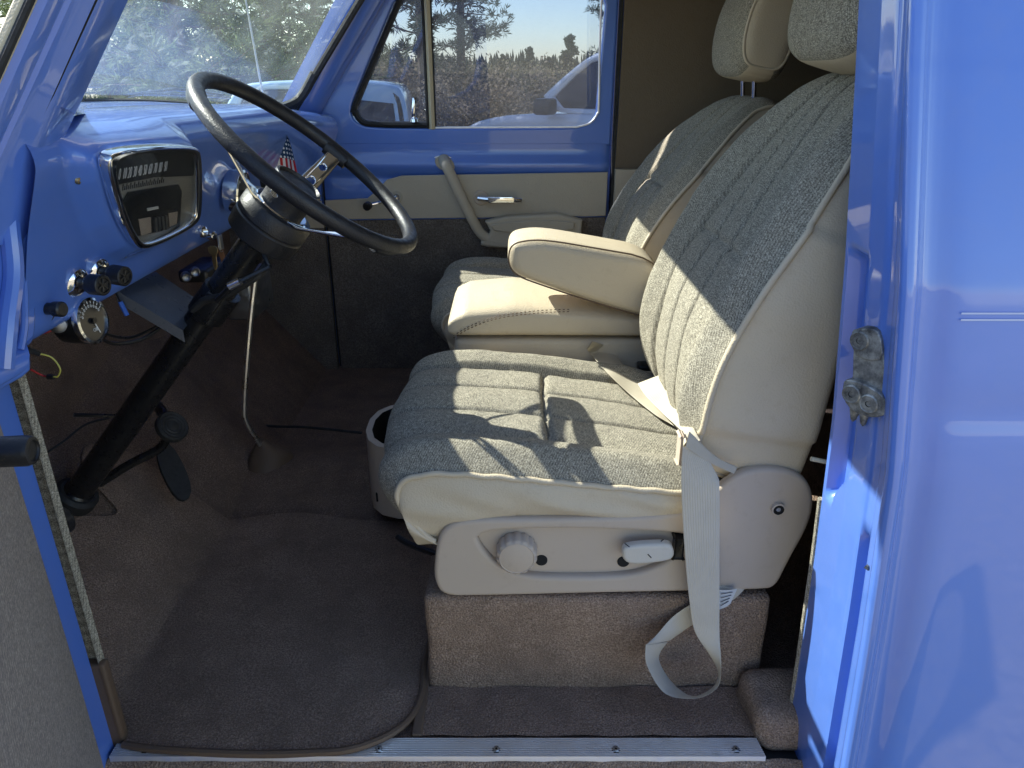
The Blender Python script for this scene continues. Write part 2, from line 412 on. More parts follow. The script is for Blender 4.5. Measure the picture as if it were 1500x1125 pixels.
def bskin(a, b):
    i = b*(len(sec)-1); i0 = min(int(i), len(sec)-2); t = i-i0
    z = lerp(-.30, 1.34, a)
    def pt(k):
        dx, dy = sec[k]
        if dx == 'g': dx = .006+.020*sstep(.43, .37, z)
        return Vector((dx, dy, 0))
    q = pt(i0).lerp(pt(i0+1), t)
    thr = -.030*sstep(.405, .47, z)+.004
    q.x += .018*sstep(thr-.001, thr+.003, q.y)*sstep(.40, .415, z)*sstep(.715, .700, z)*sstep(.026, .018, q.y)
    skin = sstep(.03, .06, q.x); yy = q.y*bk_(z) if q.y < 0 else q.y
    bulge = .010*math.cos((z-.25)*2.2)-.003*gauss(z-.575, .02)
    return Vector((bx(z)+q.x, by(z)+yy-skin*bulge, z))
bp = MB(); nb = (len(sec)-1)*3+1
bp.grid(300, nb, bskin)
P(bp, 'body_side', PAINT, ang=50)
# pinstripe pair
for k, dz in enumerate((0, -.0062)):
    ps = MB(); z0 = at(1400, 497, -.165).z+dz
    ps.grid(20, 2, lambda a, b: Vector((bx(z0)+.056+a*1.7, by(z0)-.104*bk_(z0)-.010*math.cos((z0-.25)*2.2)+.003*gauss(z0-.575, .02)-.0012, z0+b*.0018)))
    P(ps, 'pinstripe', STRIPE)
# inner edge of the pillar: tweed binding and pinch weld
eb = MB(); eb.tube([Vector((bx(z)+.001, by(z)+.036, z)) for z in [i*.02-.05 for i in range(23)]], lambda t: .0045, 8); P(eb, 'pillar_binding', FABRICB)
# latch (dovetail striker with rotor teeth)
LN = Vector((-.80, -.60, 0)).normalized(); LO = Vector((.376, -.026, .56)); LR = Vector((0, 0, 1)).cross(LN)*-1
def lpt(px, py):
    d = ray(px, py); t = (LO+LN*.016-CAM).dot(LN)/d.dot(LN); return CAM+d*t
def luv(px, py): q = lpt(px+11, py)-LO; return (q.dot(LR), q.z)
def lfn(off): return lambda u, v, w: LO+LR*u+Vector((0, 0, v))+LN*(off+w)
def lplate(poly, x0, th, bev=.002): return MB().plate(poly, (), th, bev, lfn(x0), res=3)
base = lplate([luv(*q) for q in ((1238, 500), (1268, 494), (1282, 512), (1288, 560), (1297, 608), (1284, 614), (1250, 602), (1236, 570))], .004, .022)
latch = P(base, 'door_striker', PITTED)
P(lplate(chaikin([luv(*q) for q in ((1236, 488), (1240, 482), (1266, 480), (1279, 487), (1284, 526), (1262, 530), (1238, 517))], 1), .006, .022, .0018), 'striker_arm', PITTED, latch)
P(lplate(chaikin([luv(*q) for q in ((1226, 560), (1232, 554), (1254, 558), (1288, 578), (1297, 604), (1270, 612), (1240, 602), (1227, 584))], 1), .008, .025, .0018), 'striker_block', PITTED, latch)
P(lplate(chaikin([luv(*q) for q in ((1240, 528), (1262, 526), (1264, 546), (1244, 548))], 1), .004, .014, .003), 'roller', STEEL, latch)
for (a, b, o_) in ((1249, 499, .0172), (1240, 576, .0212), (1265, 590, .0212)):
    q = luv(a, b); sc = MB()
    sc.lathe([(.0105, -.006), (.0105, .0005), (.0090, .0016), (.0082, .0006), (.0034, .0006), (.0030, -.001)], lfn(o_)(q[0], q[1], 0), LN, 24, 0, mats=[2, 2, 2, 2, 1, 1]); P(sc, 'screw', [STEEL, DARK, PITTED], latch)
for k, (a, b) in enumerate(((1236, 602), (1249, 609), (1264, 612), (1280, 616))):
    q = luv(a, b); tt = MB(); tt.lathe([(.0065, .010), (.0060, .0), (.003, -.012), (.0008, -.015)], lfn(.008-.002*k)(q[0], q[1], 0), (0, 0, 1), 10); P(tt, 'striker_tooth', PITTED, latch)
# rear liner behind pillar
ln = MB(); ln.box((.62, .0, -.01), (2.2, .02, 1.30)); ln.box((2.16, 0, -.01), (2.2, 1.5, 1.3)); P(ln, 'cargo_liner', LINER, smooth=False)
# ---- roof, headers
rf = MB(); rf.grid(12, 12, lambda a, b: Vector((lerp(-.24, 2.25, a), lerp(.06, 1.44, b), 1.275+.05*math.sin(a*math.pi)**.5*math.sin(b*math.pi)**.5)))
rf.box((-.29, .10, 1.165), (-.20, 1.40, 1.275)); rf.box((-.24, .05, 1.24), (2.2, .10, 1.30)); rf.box((-.24, 1.40, 1.24), (2.2, 1.46, 1.30))
P(rf, 'roof', TRIM)
# ---- windshield
WB = curvefn([(-.500, .055, .858), (-.62, .32, .848), (-.690, .72, .834), (-.665, 1.08, .808), (-.605, 1.36, .775)])
WT = curvefn([(-.275, .17, 1.21), (-.315, .4, 1.215), (-.34, .74, 1.22), (-.315, 1.1, 1.215), (-.275, 1.32, 1.20)])
ws = MB(); ws.grid(24, 40, lambda a, b: WB(b).lerp(WT(b), a)+Vector((-.012*math.sin(a*math.pi), 0, 0)))
wso = P(ws, 'windshield', GLASS_WS)
sb = MB(); sb.tube([WB(i/40)+Vector((.004, 0, -.002)) for i in range(41)], .008, 8)
sb.tube([WB(1).lerp(WT(1), i/16)+Vector((.004, -.012*math.sin(0), 0)) for i in range(17)], .010, 8); sb.tube([WB(0).lerp(WT(0), i/16) for i in range(17)], .006, 8)
# rounded lower far corner
cpts = crom([WB(.86)+Vector((.003, 0, .002)), WB(.95)+Vector((.005, 0, .014)), WB(1).lerp(WT(1), .10)+Vector((0, -.004, 0)), WB(1).lerp(WT(1), .25)], 8)
sb.tube(cpts, .013, 8)
P(sb, 'windshield_seal', BLACKR)
ch = MB(); ch.tube([WB(i/40)+Vector((.012, 0, -.004)) for i in range(41)], .0035, 6); P(ch, 'garnish_edge', ALU)
# ---- wipers and antenna
def wiper(y0, y1, z):
    m = MB(); i0 = WB(y0)+Vector((-.035, 0, .012)); i1 = WB(y1)+Vector((-.02, 0, .03))
    m.tube([i0, (i0+i1)/2+Vector((-.01, 0, .012)), i1], .004, 6); m.tube([WB(lerp(y0, y1, k/6)+.02)+Vector((-.016, 0, .016+.010*k/6)) for k in range(7)], .0035, 6)
    P(m, 'wiper', BLACKP)
wiper(.08, .38, 0); wiper(.52, .80, 0)
an = MB(); p0 = at(389, 150, 1.30)+Vector((-.25, 0, 0)); 
pa, pb = at(387, 150, 1.5), at(362, 12, 1.5); d = (pb-pa)
an.tube([pa-d*.3, pa+d*1.6], lambda t: lerp(.0038, .0018, t), 6); P(an, 'antenna', STEEL)
# ---- hood, cowl and fender
hd = MB()
def hood(a, b):
    x = lerp(-.70, -2.0, a); y = lerp(.0, 1.48, b); q = (y-.74)/.74
    return Vector((x-.08*(1-q*q)*(1-a), y, .755-.10*a-.09*abs(q)**3))
hd.grid(20, 30, hood); P(hd, 'hood', PAINT)
cw = MB()
cw.grid(6, 40, lambda a, b: (WB(b)+Vector((-.02, 0, -.012))).lerp(Vector((-.80, lerp(.0, 1.48, b), .78-.06*abs(2*b-1)**3)), a)); P(cw, 'cowl', PAINT)

for side, y_ in ((-1, -.036), (1, 1.535)):
    m = MB()
    def fend(a, b, side=side, y_=y_):
        x = lerp(-.606, -2.1, a); w_ = sstep(.02, .32, a); k = b*math.pi/2
        if b < .12: return Vector((x, y_-side*.10*(1-b/.12), .745-.08*a-.06*w_*(1-b/.12)*0))
        q = (b-.12)/.88; k = min(1, q*2)*math.pi/2
        z = .745-.08*a-.26*w_*(1-math.cos(k)) if q < .5 else lerp(.745-.08*a-.26*w_, -.25, (q-.5)*2)
        if q < .5: z -= .12*(q*2)*(1-w_)
        else: z = lerp(.745-.08*a-.26*w_-.12*(1-w_), -.25, (q-.5)*2)
        return Vector((x, y_+side*.24*w_*math.sin(k), z))
    m.grid(40, 40, fend)
    P(m, 'fender', PAINT, ang=60)
# ---- dashboard
dprof = curvefn([(-.580, 0, .600), (-.560, 0, .600), (-.549, 0, .612), (-.541, 0, .65), (-.522, 0, .71), (-.500, 0, .765), (-.493, 0, .79), (-.500, 0, .812), (-.522, 0, .826), (-.565, 0, .836), (-.625, 0, .842)])
CL = [at2 for at2 in ((124, 224), (136, 212), (200, 206), (252, 207), (263, 216), (265, 300), (258, 318), (220, 338), (180, 352), (168, 345), (148, 310), (128, 250))]
def dash_uv(px, py):      # measured points of the cluster on the dash's own slanting face
    # face plane through (-.541,.65) and (-.497,.775)
    d = ray(px, py); n = Vector((.125, 0, -.044)); p0 = Vector((-.541, 0, .65)); t = (p0-CAM).dot(n)/d.dot(n); q = CAM+d*t
    return (q.y, (q.z-.65)/.125*.1325)
fdir = Vector((.044, 0, .125)).normalized(); fn_ = Vector((.125, 0, -.044)).normalized()
def face(u, v, w): return Vector((-.541, 0, .65))+Vector((0, u, 0))+fdir*v+fn_*w
clo = [dash_uv(*q) for q in CL]
ccx = sum(q[0] for q in clo)/len(clo); ccv = sum(q[1] for q in clo)/len(clo)
def grow(poly, k, c=(None)):
    return [(ccx+(q[0]-ccx)*k, ccv+(q[1]-ccv)*k) for q in poly]
def dist_poly(p, poly):
    best = 9; ins = False; n = len(poly)
    for i in range(n):
        a = poly[i]; b = poly[(i+1) % n]; ax, ay = a; bx_, by_ = b
        dx, dy = bx_-ax, by_-ay; t = clamp(((p[0]-ax)*dx+(p[1]-ay)*dy)/(dx*dx+dy*dy+1e-12))
        best = min(best, math.hypot(p[0]-ax-dx*t, p[1]-ay-dy*t))
        if (ay > p[1]) != (by_ > p[1]) and p[0] < (bx_-ax)*(p[1]-ay)/(by_-ay)+ax: ins = not ins
    return -best if ins else best
Y0, Y1 = .022, 1.44
def dash(a, b):
    y = lerp(Y0, Y1, b); p = dprof(a).copy(); p.y = y
    top = sstep(.62, .76, p.z)
    p.z += top*interp([(0, .012), (.15, .012), (.5, .004), (.9, -.006), (1.45, -.052)], y)
    bow = -.035*(1-((y-.74)/.72)**2); fwd = sstep(.80, .84, p.z)
    wb = WB(clamp((y-.055)/1.305))
    if a > .72:
        k = sstep(.72, 1, a); p = p.lerp(Vector((wb.x+.006, y, wb.z-.008)), k)
    u = y; v = (p.z-.65)/.125*.1325; dd = dist_poly((u, v), clo)
    if a > .12 and a < .80:
        p += fn_*(.020*sstep(.035, .004, dd))*sstep(.12, .2, a)
        # hollow pressing to the right of the cluster around the wheel
    k2 = sstep(.02, .0, a); return p
ds = MB(); ds.grid(110, 260, dash)
dsh = P(ds, 'dashboard', PAINT, ang=60)
# rolled lip / seam on top of the dash, screws on the garnish strip
lp = MB(); lp.grid(5, 60, lambda a, b: (WB(b)+Vector((.008, 0, .002))).lerp(WB(b)+Vector((.040+.016*math.sin(b*math.pi), .0, -.012)), a)+Vector((0, 0, .004*math.sin(a*math.pi)))); 
P(lp, 'garnish_strip', PAINT, dsh)
for px in (122, 197, 267, 383):
    best = min((WB(i/200)+Vector((.028, 0, -.003)) for i in range(201)), key=lambda q: abs(750+F*q.x/((q.y+.77)*cp-(q.z-.89)*sp)-px))
    m = MB(); m.lathe([(.0045, 0), (.004, .002), (.001, .0025)], best+Vector((0, 0, -.001)), (.3, 0, 1), 12); P(m, 'screw', BLACKP, dsh)
# cluster: bezel, face, markings, glass
bz = MB(); W0 = .020
outer = [tuple(q) for q in chaikin(grow(clo, 1.06), 3)]; inner = [tuple(q) for q in chaikin(grow(clo, .93), 3)]
bz.plate([(a, b) for a, b, *_ in outer], [[(a, b) for a, b, *_ in inner]], .016, .0035, lambda u, v, w: face(u, v, W0+.004+w))
cl = P(bz, 'instrument_cluster', CHROME, dsh)
gf = MB(); gp = [tuple(q)[:2] for q in chaikin(grow(clo, 1.0), 3)]
gf.plate(gp, (), .002, .0003, lambda u, v, w: face(u, v, W0+.0005+w)); 
P(gf, 'gauge_face', GREYF, dsh)
vt = max(q[1] for q in clo); u0 = min(q[0] for q in clo); u1 = max(q[0] for q in clo)
gb = MB()
bandp = [dash_uv(*q) for q in ((133, 228), (140, 217), (200, 211), (250, 212), (259, 220), (260, 250), (200, 251), (139, 262))]
band = None
gb.plate(bandp, (), .0012, .0002, lambda u, v, w: face(u, v, W0+.0028+w))
gb.plate([dash_uv(*q) for q in ((153, 284), (160, 272), (238, 262), (243, 272), (241, 322), (210, 331), (172, 338), (160, 312))], (), .0012, .0002, lambda u, v, w: face(u, v, W0+.0032+w), 0)
P(gb, 'speedometer_band', GFACE, dsh)
for k, s_ in enumerate(['0', '10', '20', '30', '40', '50', '60', '70', '80', '90']):
    q = dash_uv(146+7.9*k, 246-1.15*k); gt = MB(); gt.text(s_, .0205, lambda a, b, c, q=q: face(q[0]+a, q[1]+b, W0+.0038+c), 0, sx=.47); P(gt, 'speedometer_number', WHITE, dsh)
gt = MB(); 
for i in range(22):
    q = dash_uv(152+3*i, 270-.5*i); hh = .005 if i % 2 else .008
    gt.plate([(q[0], q[1]), (q[0]+.0014, q[1]), (q[0]+.0014, q[1]+hh), (q[0], q[1]+hh)], (), .0008, .0001, lambda u, v, w: face(u, v, W0+.0024+w), 0)
o_ = P(gt, 'odometer_scale', GFACE, dsh)
for pol in (((176, 312), (194, 309), (196, 332), (180, 336)), ((222, 304), (236, 302), (235, 320), (224, 324))):
    P(MB().plate([dash_uv(*q) for q in pol], (), .001, .0002, lambda u, v, w: face(u, v, W0+.0044+w)), 'small_gauge_window', PLASTIC, dsh)
gt = MB()
for k in range(4): gt.plate([dash_uv(*q) for q in ((199+5.5*k, 310-k), (202+5.5*k, 310-k), (204+5.5*k, 330-k), (201+5.5*k, 331-k))], (), .003, .0003, lambda u, v, w: face(u, v, W0+.005+w), 0)
P(gt, 'gauge_grille', STEEL, dsh)
P(MB().plate([dash_uv(*q) for q in ((188, 296), (205, 293), (206, 297), (189, 300))], (), .001, .0002, lambda u, v, w: face(u, v, W0+.0048+w)), 'gauge_needle', WHITE, dsh)
gg = MB(); gg.plate(gp, (), .0008, .0001, lambda u, v, w: face(u, v, W0+.0085+w)); P(gg, 'gauge_glass', GLASS_DK, dsh)
for (a, b) in ((112, 263), (269, 238), (178, 371), (244, 344)):
    u, v = dash_uv(a, b); m = MB(); m.lathe([(.005, 0), (.0045, .003), (.002, .0035), (.001, .002)], face(u, v, .004 if a > 112 else .001), fn_, 14); P(m, 'screw', BRASS, dsh)
# round gauge right of the column
def on_dash(px, py, X=-.545):
    return atx(px, py, X)
def dial(px, py, rad, X, ax, name, par, txt=None, ring=CHROME):
    c = atx(px, py, X); m = MB(); m.lathe([(rad*1.05, -.02), (rad*1.12, 0), (rad*1.1, .006), (rad*.98, .008), (rad*.93, .003)], c, ax, 40); o = P(m, name, ring, par)
    return c
cg = dial(352, 281, .037, -.505, Vector((1, 0, -.15)), 'round_gauge', dsh)
m = MB(); m.lathe([(.036, 0), (.036, .003), (.004, .0035), (.004, .008)], cg, (1, 0, -.15), 32)
for k in range(11):
    a = R(-130+26*k); m.rbox((-.001, -.004, 0), (.001, .004, .001), .0003, 1, Matrix.Translation(cg+Vector((.0045, 0, 0))) @ Matrix.Rotation(R(98), 4, 'Y') @ Matrix.Rotation(a, 4, 'Z') @ Matrix.Translation((0, .028, 0)), seg=1)
P(m, 'gauge_face', [GFACE, WHITE], dsh)
# flag needs a socket: dark vent cap right of gauge
m = MB(); m.lathe([(.016, 0), (.016, .012), (.012, .016), (.006, .016)], atx(385, 268, -.50), (1, 0, .1), 20); P(m, 'black_switch', BLACK, dsh)
# pull knobs
def pull(px, py, px2, py2, X, name, r=.0125):
    c = atx(px, py, X); e = at(px2, py2, c.y-.012); ax = (e-c).normalized(); L = (e-c).length
    m = MB(); m.lathe([(.0185, -.006), (.0185, .002), (.015, .006), (.010, .008)], c, fn_+Vector((0, -.15, 0)), 28); b_ = P(m, name, CHROME, dsh)
    m = MB(); m.lathe([(.0075, -.01), (.0075, L*.45), (.0118, L*.50), (.0128, L*.56), (.0128, L*.98), (.0115, L), (.0095, L), (.0090, L-.002)], c, ax, 28)
    rad = .0085
    for k in range(3):
        T = Matrix.Translation(c+ax*(L-.0012)) @ Vector((0, 0, 1)).rotation_difference(ax).to_matrix().to_4x4() @ Matrix.Rotation(R(60*k), 4, 'Z')
        m.rbox((-.0012, -rad, 0), (.0012, rad, .0012), .0003, 0, T, seg=1)
    P(m, 'knob', BLACK, dsh)
pull(112, 414, 152, 418, -.540, 'switch_bezel'); pull(144, 398, 184, 405, -.538, 'switch_bezel')
m = MB(); c = atx(58, 452, -.555); m.lathe([(.021, -.004), (.021, .002), (.018, .005), (.007, .006), (.007, .020), (.009, .022), (.009, .032), (.007, .034)], c, (1, -.25, .05), 24); P(m, 'round_knob', BLACK, dsh)
m = MB(); c = atx(295, 339, -.545); m.lathe([(.0105, -.003), (.0105, .004), (.0085, .008), (.006, .009), (.006, .004)], c, (1, -.35, .1), 24); P(m, 'ignition_lock', CHROME, dsh)
# keys with leather fob
kt = thing('key_ring', 'brass key and brown leather fob hanging from the dashboard lock', 'keys', atx(314, 345, -.535))
m = MB(); kc = atx(313, 345, -.530); m.lathe([(.008, -.004), (.008, .006), (.0065, .007)], kc+Vector((-.004, 0, 0)), (1, -.3, 0), 16, 1); m.rbox((-.002, -.008, -.022), (.002, .008, .004), .0008, 0, Matrix.Translation(kc+Vector((.01, 0, -.003)))); P(m, 'key', [STEEL, CHROME], kt)
kp = at(314, 378, kc.y)
m = MB(); m.plate(chaikin([(-.008, .022), (.008, .022), (.009, .010), (.004, .006), (.004, -.012), (.001, -.022), (-.003, -.022), (-.0045, -.006), (-.004, .006), (-.009, .010)], 1), (), .0022, .0006, lambda u, v, w: kp+Vector((u, w, v))); P(m, 'hanging_key', BRASS, kt)
m = MB(); m.plate(chaikin([(-.004, .032), (.006, .034), (.012, -.024), (.004, -.028)], 2), (), .003, .001, lambda u, v, w: kp+Vector((u+.008, w+.005, v))); P(m, 'fob', RUST, kt)
m = MB(); m.tube([kc+Vector((.01, .011*math.cos(a), -.018+.011*math.sin(a))) for a in [i*math.pi/8 for i in range(16)]], .0009, 6, closed=True); P(m, 'ring', STEEL, kt)

# ---- under dash: added gauge, bracket, wires, heater box
ug = MB(); c = at(133, 470, .14); ax = Vector((1, -.10, .10)).normalized(); ug.lathe([(.026, -.035), (.030, -.004), (.031, 0), (.030, .004), (.0265, .005), (.026, .002)], c, ax, 36, 0, mats=[1, 0, 0, 0, 0]); ugo = P(ug, 'oil_gauge', [CHROME, BLACK])
m = MB(); q = Vector((0, 0, 1)).rotation_difference(ax)
m.lathe([(.026, 0), (.026, .0025)], c, ax, 32)
tq = Matrix.Translation(c+ax*.003)
r_ = Vector((0, 1, 0)); r_ = (r_-ax*r_.dot(ax)).normalized(); u_ = r_.cross(ax)*-1
if u_.z < 0: u_ = -u_
for i in range(9):
    a = R(150-15*i); p = c+ax*.0032+r_*math.cos(a)*.019+u_*math.sin(a)*.019
    m.text('0', .006, lambda x, y, z, p=p: p+r_*x+u_*y+ax*z, 1); m.tube([c+ax*.003+(r_*math.cos(a)+u_*math.sin(a))*.0225, c+ax*.003+(r_*math.cos(a)+u_*math.sin(a))*.0255], .0005, 4, 1)
m.text('OIL', .0065, lambda x, y, z: c+ax*.0032-u_*.012+r_*x+u_*y+ax*z, 1)
m.tube([c+ax*.0036, c+ax*.0036-u_*.018+r_*.006], .0007, 5, 1)
P(m, 'gauge_face', [GFACE, WHITE], ugo)
m = MB(); m.lathe([(.004, 0), (.004, .002)], c+ax*.0042, ax, 12); P(m, 'needle_cap', BLACK, ugo)
br = MB(); br.rbox((-.045, -.012, -.012), (.0, .012, .012), .003, 0, Matrix.Translation(at(105, 463, .13))); br.lathe([(.010, -.02), (.010, .02), (.007, .022)], at(88, 470, .12), (.4, -1, 0), 20); P(br, 'gauge_bracket', STEEL)
def wire(pts, r, mt, name='wire'):
    m = MB(); m.tube(crom(pts, 8), r, 6); return P(m, name, mt)
wire([at(140, 490, .20), at(165, 503, .24), at(205, 498, .28), at(238, 478, .32)], .0028, BLACK)
wire([at(150, 488, .22), at(185, 495, .27), at(212, 487, .31), at(245, 470, .34)], .0022, BLACK)
wire([at(55, 490, .10), at(70, 486, .12), at(92, 478, .13)], .0016, REDW)
wire([at(57, 518, .04), at(76, 524, .05), at(88, 540, .05), at(85, 551, .05), at(79, 552, .05)], .0011, YEL)
for a_, b_ in ((at(40, 512, .03), at(57, 518, .04)), (at(79, 552, .05), at(70, 552, .05))): P(MB().tube([a_, b_], .0034, 8), 'wire_terminal', BLACK)
wire([at(45, 541, .04), at(60, 549, .05), at(70, 552, .05)], .0012, REDW)
m = MB(); m.tube([at(176, 442, .26), at(186, 462, .26)], .0035, 8); P(m, 'wire_terminal', BLUEW)
wire([at(176, 442, .26), at(168, 425, .27), at(160, 405, .3)], .0015, BLACK)
hb = MB(); hb.rbox(tuple(at(335, 470, .80)), tuple(at(395, 385, .95)+Vector((0, 0, 0))), .006, 0); hbo = P(hb, 'heater_box', STEEL)
m = MB(); m.rbox(tuple(at(262, 415, .60)), tuple(at(335, 375, .72)), .006); P(m, 'radio_box', BLACK)
for (a, b) in ((272, 404), (285, 397)):
    m = MB(); m.lathe([(.009, 0), (.009, .012), (.007, .014), (.004, .012)], at(a, b, .585), (.5, -1, 0), 18); P(m, 'radio_knob', STEEL)
# floor loom across the tunnel
wire([atz(275, 540, .14)+Vector((0, 0, 0)), atz(330, 600, .09), atz(380, 622, .045), atz(450, 626, .05), atz(530, 634, .04)], .0035, BLACKR, 'floor_cable')

# ---- steering column and wheel
AX = Vector((.643, 0, .766)).normalized(); C = Vector((-.290, .34, .764)); BOT = Vector((-.762, .34, .205))
m = MB(); m.lathe([(.030, -.02), (.030, .01), (.0225, .02), (.0225, (C-BOT).length-.13), (.0225, (C-BOT).length-.128)], BOT, AX, 28); colm = P(m, 'steering_column', BLACKP)
m = MB(); m.lathe([(.034, 0), (.036, .006), (.036, .022), (.030, .028)], BOT-AX*.012, AX, 24); P(m, 'column_seal', BLACKR, colm)
cc = C-AX*.27
m = MB(); m.lathe([(.0235, -.026), (.029, -.026), (.029, .026), (.0235, .026)], cc, AX, 32); m.rbox((-.012, -.036, -.026), (.012, -.024, .026), .002, 0, Matrix.Translation(cc) @ Vector((0, 0, 1)).rotation_difference(AX).to_matrix().to_4x4()); P(m, 'column_clamp', BLACKP, colm)
# support channel from dash edge to the clamp
a0, a1 = at(168, 424, .27), at(228, 398, .42); b0, b1 = at(268, 484, .30), at(300, 446, .40)
m = MB()
def chan(a, b):
    e = lerp(0, 1, b); k = b*4
    if b < .25: w = (0, lerp(-.028, 0, b/.25))
    elif b > .75: w = (1, lerp(0, -.028, (b-.75)/.25))
    else: w = ((b-.25)/.5, 0)
    p = a0.lerp(b0, a).lerp(a1.lerp(b1, a), w[0]); return p+Vector((0, 0, w[1]*.7))
m.grid(3, 13, chan); P(m, 'column_bracket', BRKT, colm, ang=25)
# turn signal stalk and cable
st0 = C-AX*.135
m = MB(); e1 = at(395, 391, .28); e2 = at(340, 418, .26); m.tube([st0+Vector((0, -.02, 0)), e1], .004, 8); m.tube([e1, e2, at(318, 440, .27)], .0045, 8); P(m, 'signal_stalk', BLACKP, colm)
m = MB(); m.tube([at(352, 412, .255), at(336, 420, .255)], lambda t: .008 if .1 < t < .9 else .006, 12); P(m, 'stalk_knob', CHROME, colm)
m = MB(); m.tube(crom([at(392, 385, .30), at(375, 405, .28), at(330, 432, .29), at(300, 440, .30), at(283, 455, .31)], 8), .006, 8); P(m, 'column_loom', BLACKR, colm)
U = Vector((.766, 0, -.643)).normalized(); V = Vector((0, 1, 0))
rm = MB(); RR = .176
rm.tube([C+(U*math.cos(t)+V*math.sin(t))*RR for t in [2*math.pi*i/96 for i in range(96)]], .0114, 18, closed=True)
wheel = P(rm, 'steering_wheel', BLACKL)
hp = C-AX*.082
for k, th in enumerate((90, 210, 330)):
    d = U*math.cos(R(th))+V*math.sin(R(th)); sdir = AX.cross(d)
    L0, L1 = .034, RR-.006
    def spk(a, b, d=d, sdir=sdir): return 0
    m = MB()
    wd = lambda t: lerp(.017, .0125, t)
    outer = [(L0, -.019), (L0+.02, -.0165), (L1, -.012), (L1, .012), (L0+.02, .0165), (L0, .019)]
    hol = []
    for hx, hr in ((.068, .0082), (.096, .0072), (.124, .006)):
        hol.append([(hx+hr*math.cos(i*math.pi/10), hr*math.sin(i*math.pi/10)) for i in range(20)])
    def sfn(u, v, w, d=d, sdir=sdir):
        t = clamp((u-L0)/(L1-L0)); rise = .080*sstep(0, 1, t*.95+.02)
        return hp+d*u+sdir*v+AX*(w+rise)
    # subdivide for the curve: strips in u
    m.plate(outer, hol, .0036, .0008, sfn)
    # ensure bending: split long faces
    bm = bmesh.new()
    for vv in m.v: bm.verts.new(vv)
    bm.verts.ensure_lookup_table()
    P(m, 'spoke', CHROME, wheel); bm.free()
    m = MB(); m.tube([C+(U*math.cos(R(th+q_))+V*math.sin(R(th+q_)))*(RR-.003)-AX*.004 for q_ in (-7, -3.5, 0, 3.5, 7)], lambda t: .0128 if .05 < t < .95 else .012, 16); P(m, 'rim_pad', BLACKL, wheel)
m = MB(); m.lathe([(.046, -.060), (.052, -.056), (.054, -.040), (.0545, -.030), (.053, -.028), (.053, -.026), (.0545, -.024), (.054, -.006), (.050, 0), (.036, .002)], hp, AX, 48); P(m, 'hub', BLACKL, wheel)
m = MB(); m.lathe([(.040, .0005), (.042, .003), (.040, .0045)], hp, AX, 40); P(m, 'spoke_plate', CHROME, wheel)
m = MB(); m.lathe([(.034, .004), (.0345, .020), (.0365, .040), (.0375, .046), (.0365, .050), (.0335, .051), (.031, .046), (.0305, .044)], hp, AX, 48); P(m, 'horn_cap', BLACKL, wheel)
m = MB(); m.lathe([(.031, .0445), (.031, .0465), (.015, .0485), (.002, .049)], hp, AX, 40); P(m, 'horn_button', BLACK, wheel)
m = MB(); e = at(373, 296, .300); 
m.plate([(.008*math.cos(i*math.pi/10), .004*math.sin(i*math.pi/10)) for i in range(20)], (), .0012, .0004, lambda u, v, w: hp+AX*.022-V*(.0352)*math.cos(R(25))-U*.0352*math.sin(R(25))+(U*math.cos(R(25))-V*math.sin(R(25)))*u+AX*v*1.0+(-V*math.cos(R(25))-U*math.sin(R(25)))*w); P(m, 'badge', CHROME, wheel)

# ---- pedals
pc = at(252, 625, .43); pax = Vector((.72, -.30, .62)).normalized()
m = MB(); m.lathe([(.026, -.010), (.029, -.006), (.029, .004), (.026, .007), (.022, .0055), (.020, .007), (.016, .0055), (.014, .007), (.010, .0055), (.006, .007)], pc, pax, 36); pd = P(m, 'brake_pedal', BLACKR)
m = MB(); m.tube(crom([pc-pax*.01, at(236, 655, .44), at(190, 680, .42), at(145, 708, .40)], 8), .0085, 10); m.tube(crom([pc-pax*.008, at(235, 600, .5), at(222, 585, .55)], 6), .010, 10); P(m, 'pedal_arm', BLACKP, pd)
# accelerator
q0 = at(236, 652, .50); q1 = at(273, 732, .44); dv = (q1-q0); wv = Vector((.55, .8, .1)).normalized()*.021; nv = dv.cross(wv).normalized()
m = MB(); 
m.plate(chaikin([(-.0, -1), (1, -1), (1, 1), (0, 1)], 2), (), .010, .003, lambda u, v, w: q0+dv*u+wv*v+nv*w); P(m, 'accelerator_pedal', BLACKR)
wire([at(108, 608, .42), at(150, 609, .45), at(215, 612, .50)], .004, BLACKP, 'linkage_rod')
wire([at(70, 662, .30), at(95, 645, .34), at(125, 622, .40), at(160, 612, .44)], .002, BLACKR)
# ---- gear lever
gb0 = atz(385, 668, .075)
m = MB(); m.lathe([(.056, -.03), (.050, -.008), (.040, .004), (.024, .020), (.013, .034), (.009, .04)], gb0+Vector((0, .02, -.008)), (-.15, -.05, 1), 24, 0, rmod=lambda a, i: 1+.10*math.sin(3*a+i)); bt = P(m, 'shift_boot', TANB)
gt_ = at(375, 398, gb0.y+.02)
m = MB(); m.tube(crom([gb0+Vector((-.005, .01, .022)), at(362, 620, gb0.y), at(358, 590, gb0.y), at(366, 480, gb0.y+.01), gt_], 8), .0058, 10); P(m, 'shift_lever', ROD, bt)
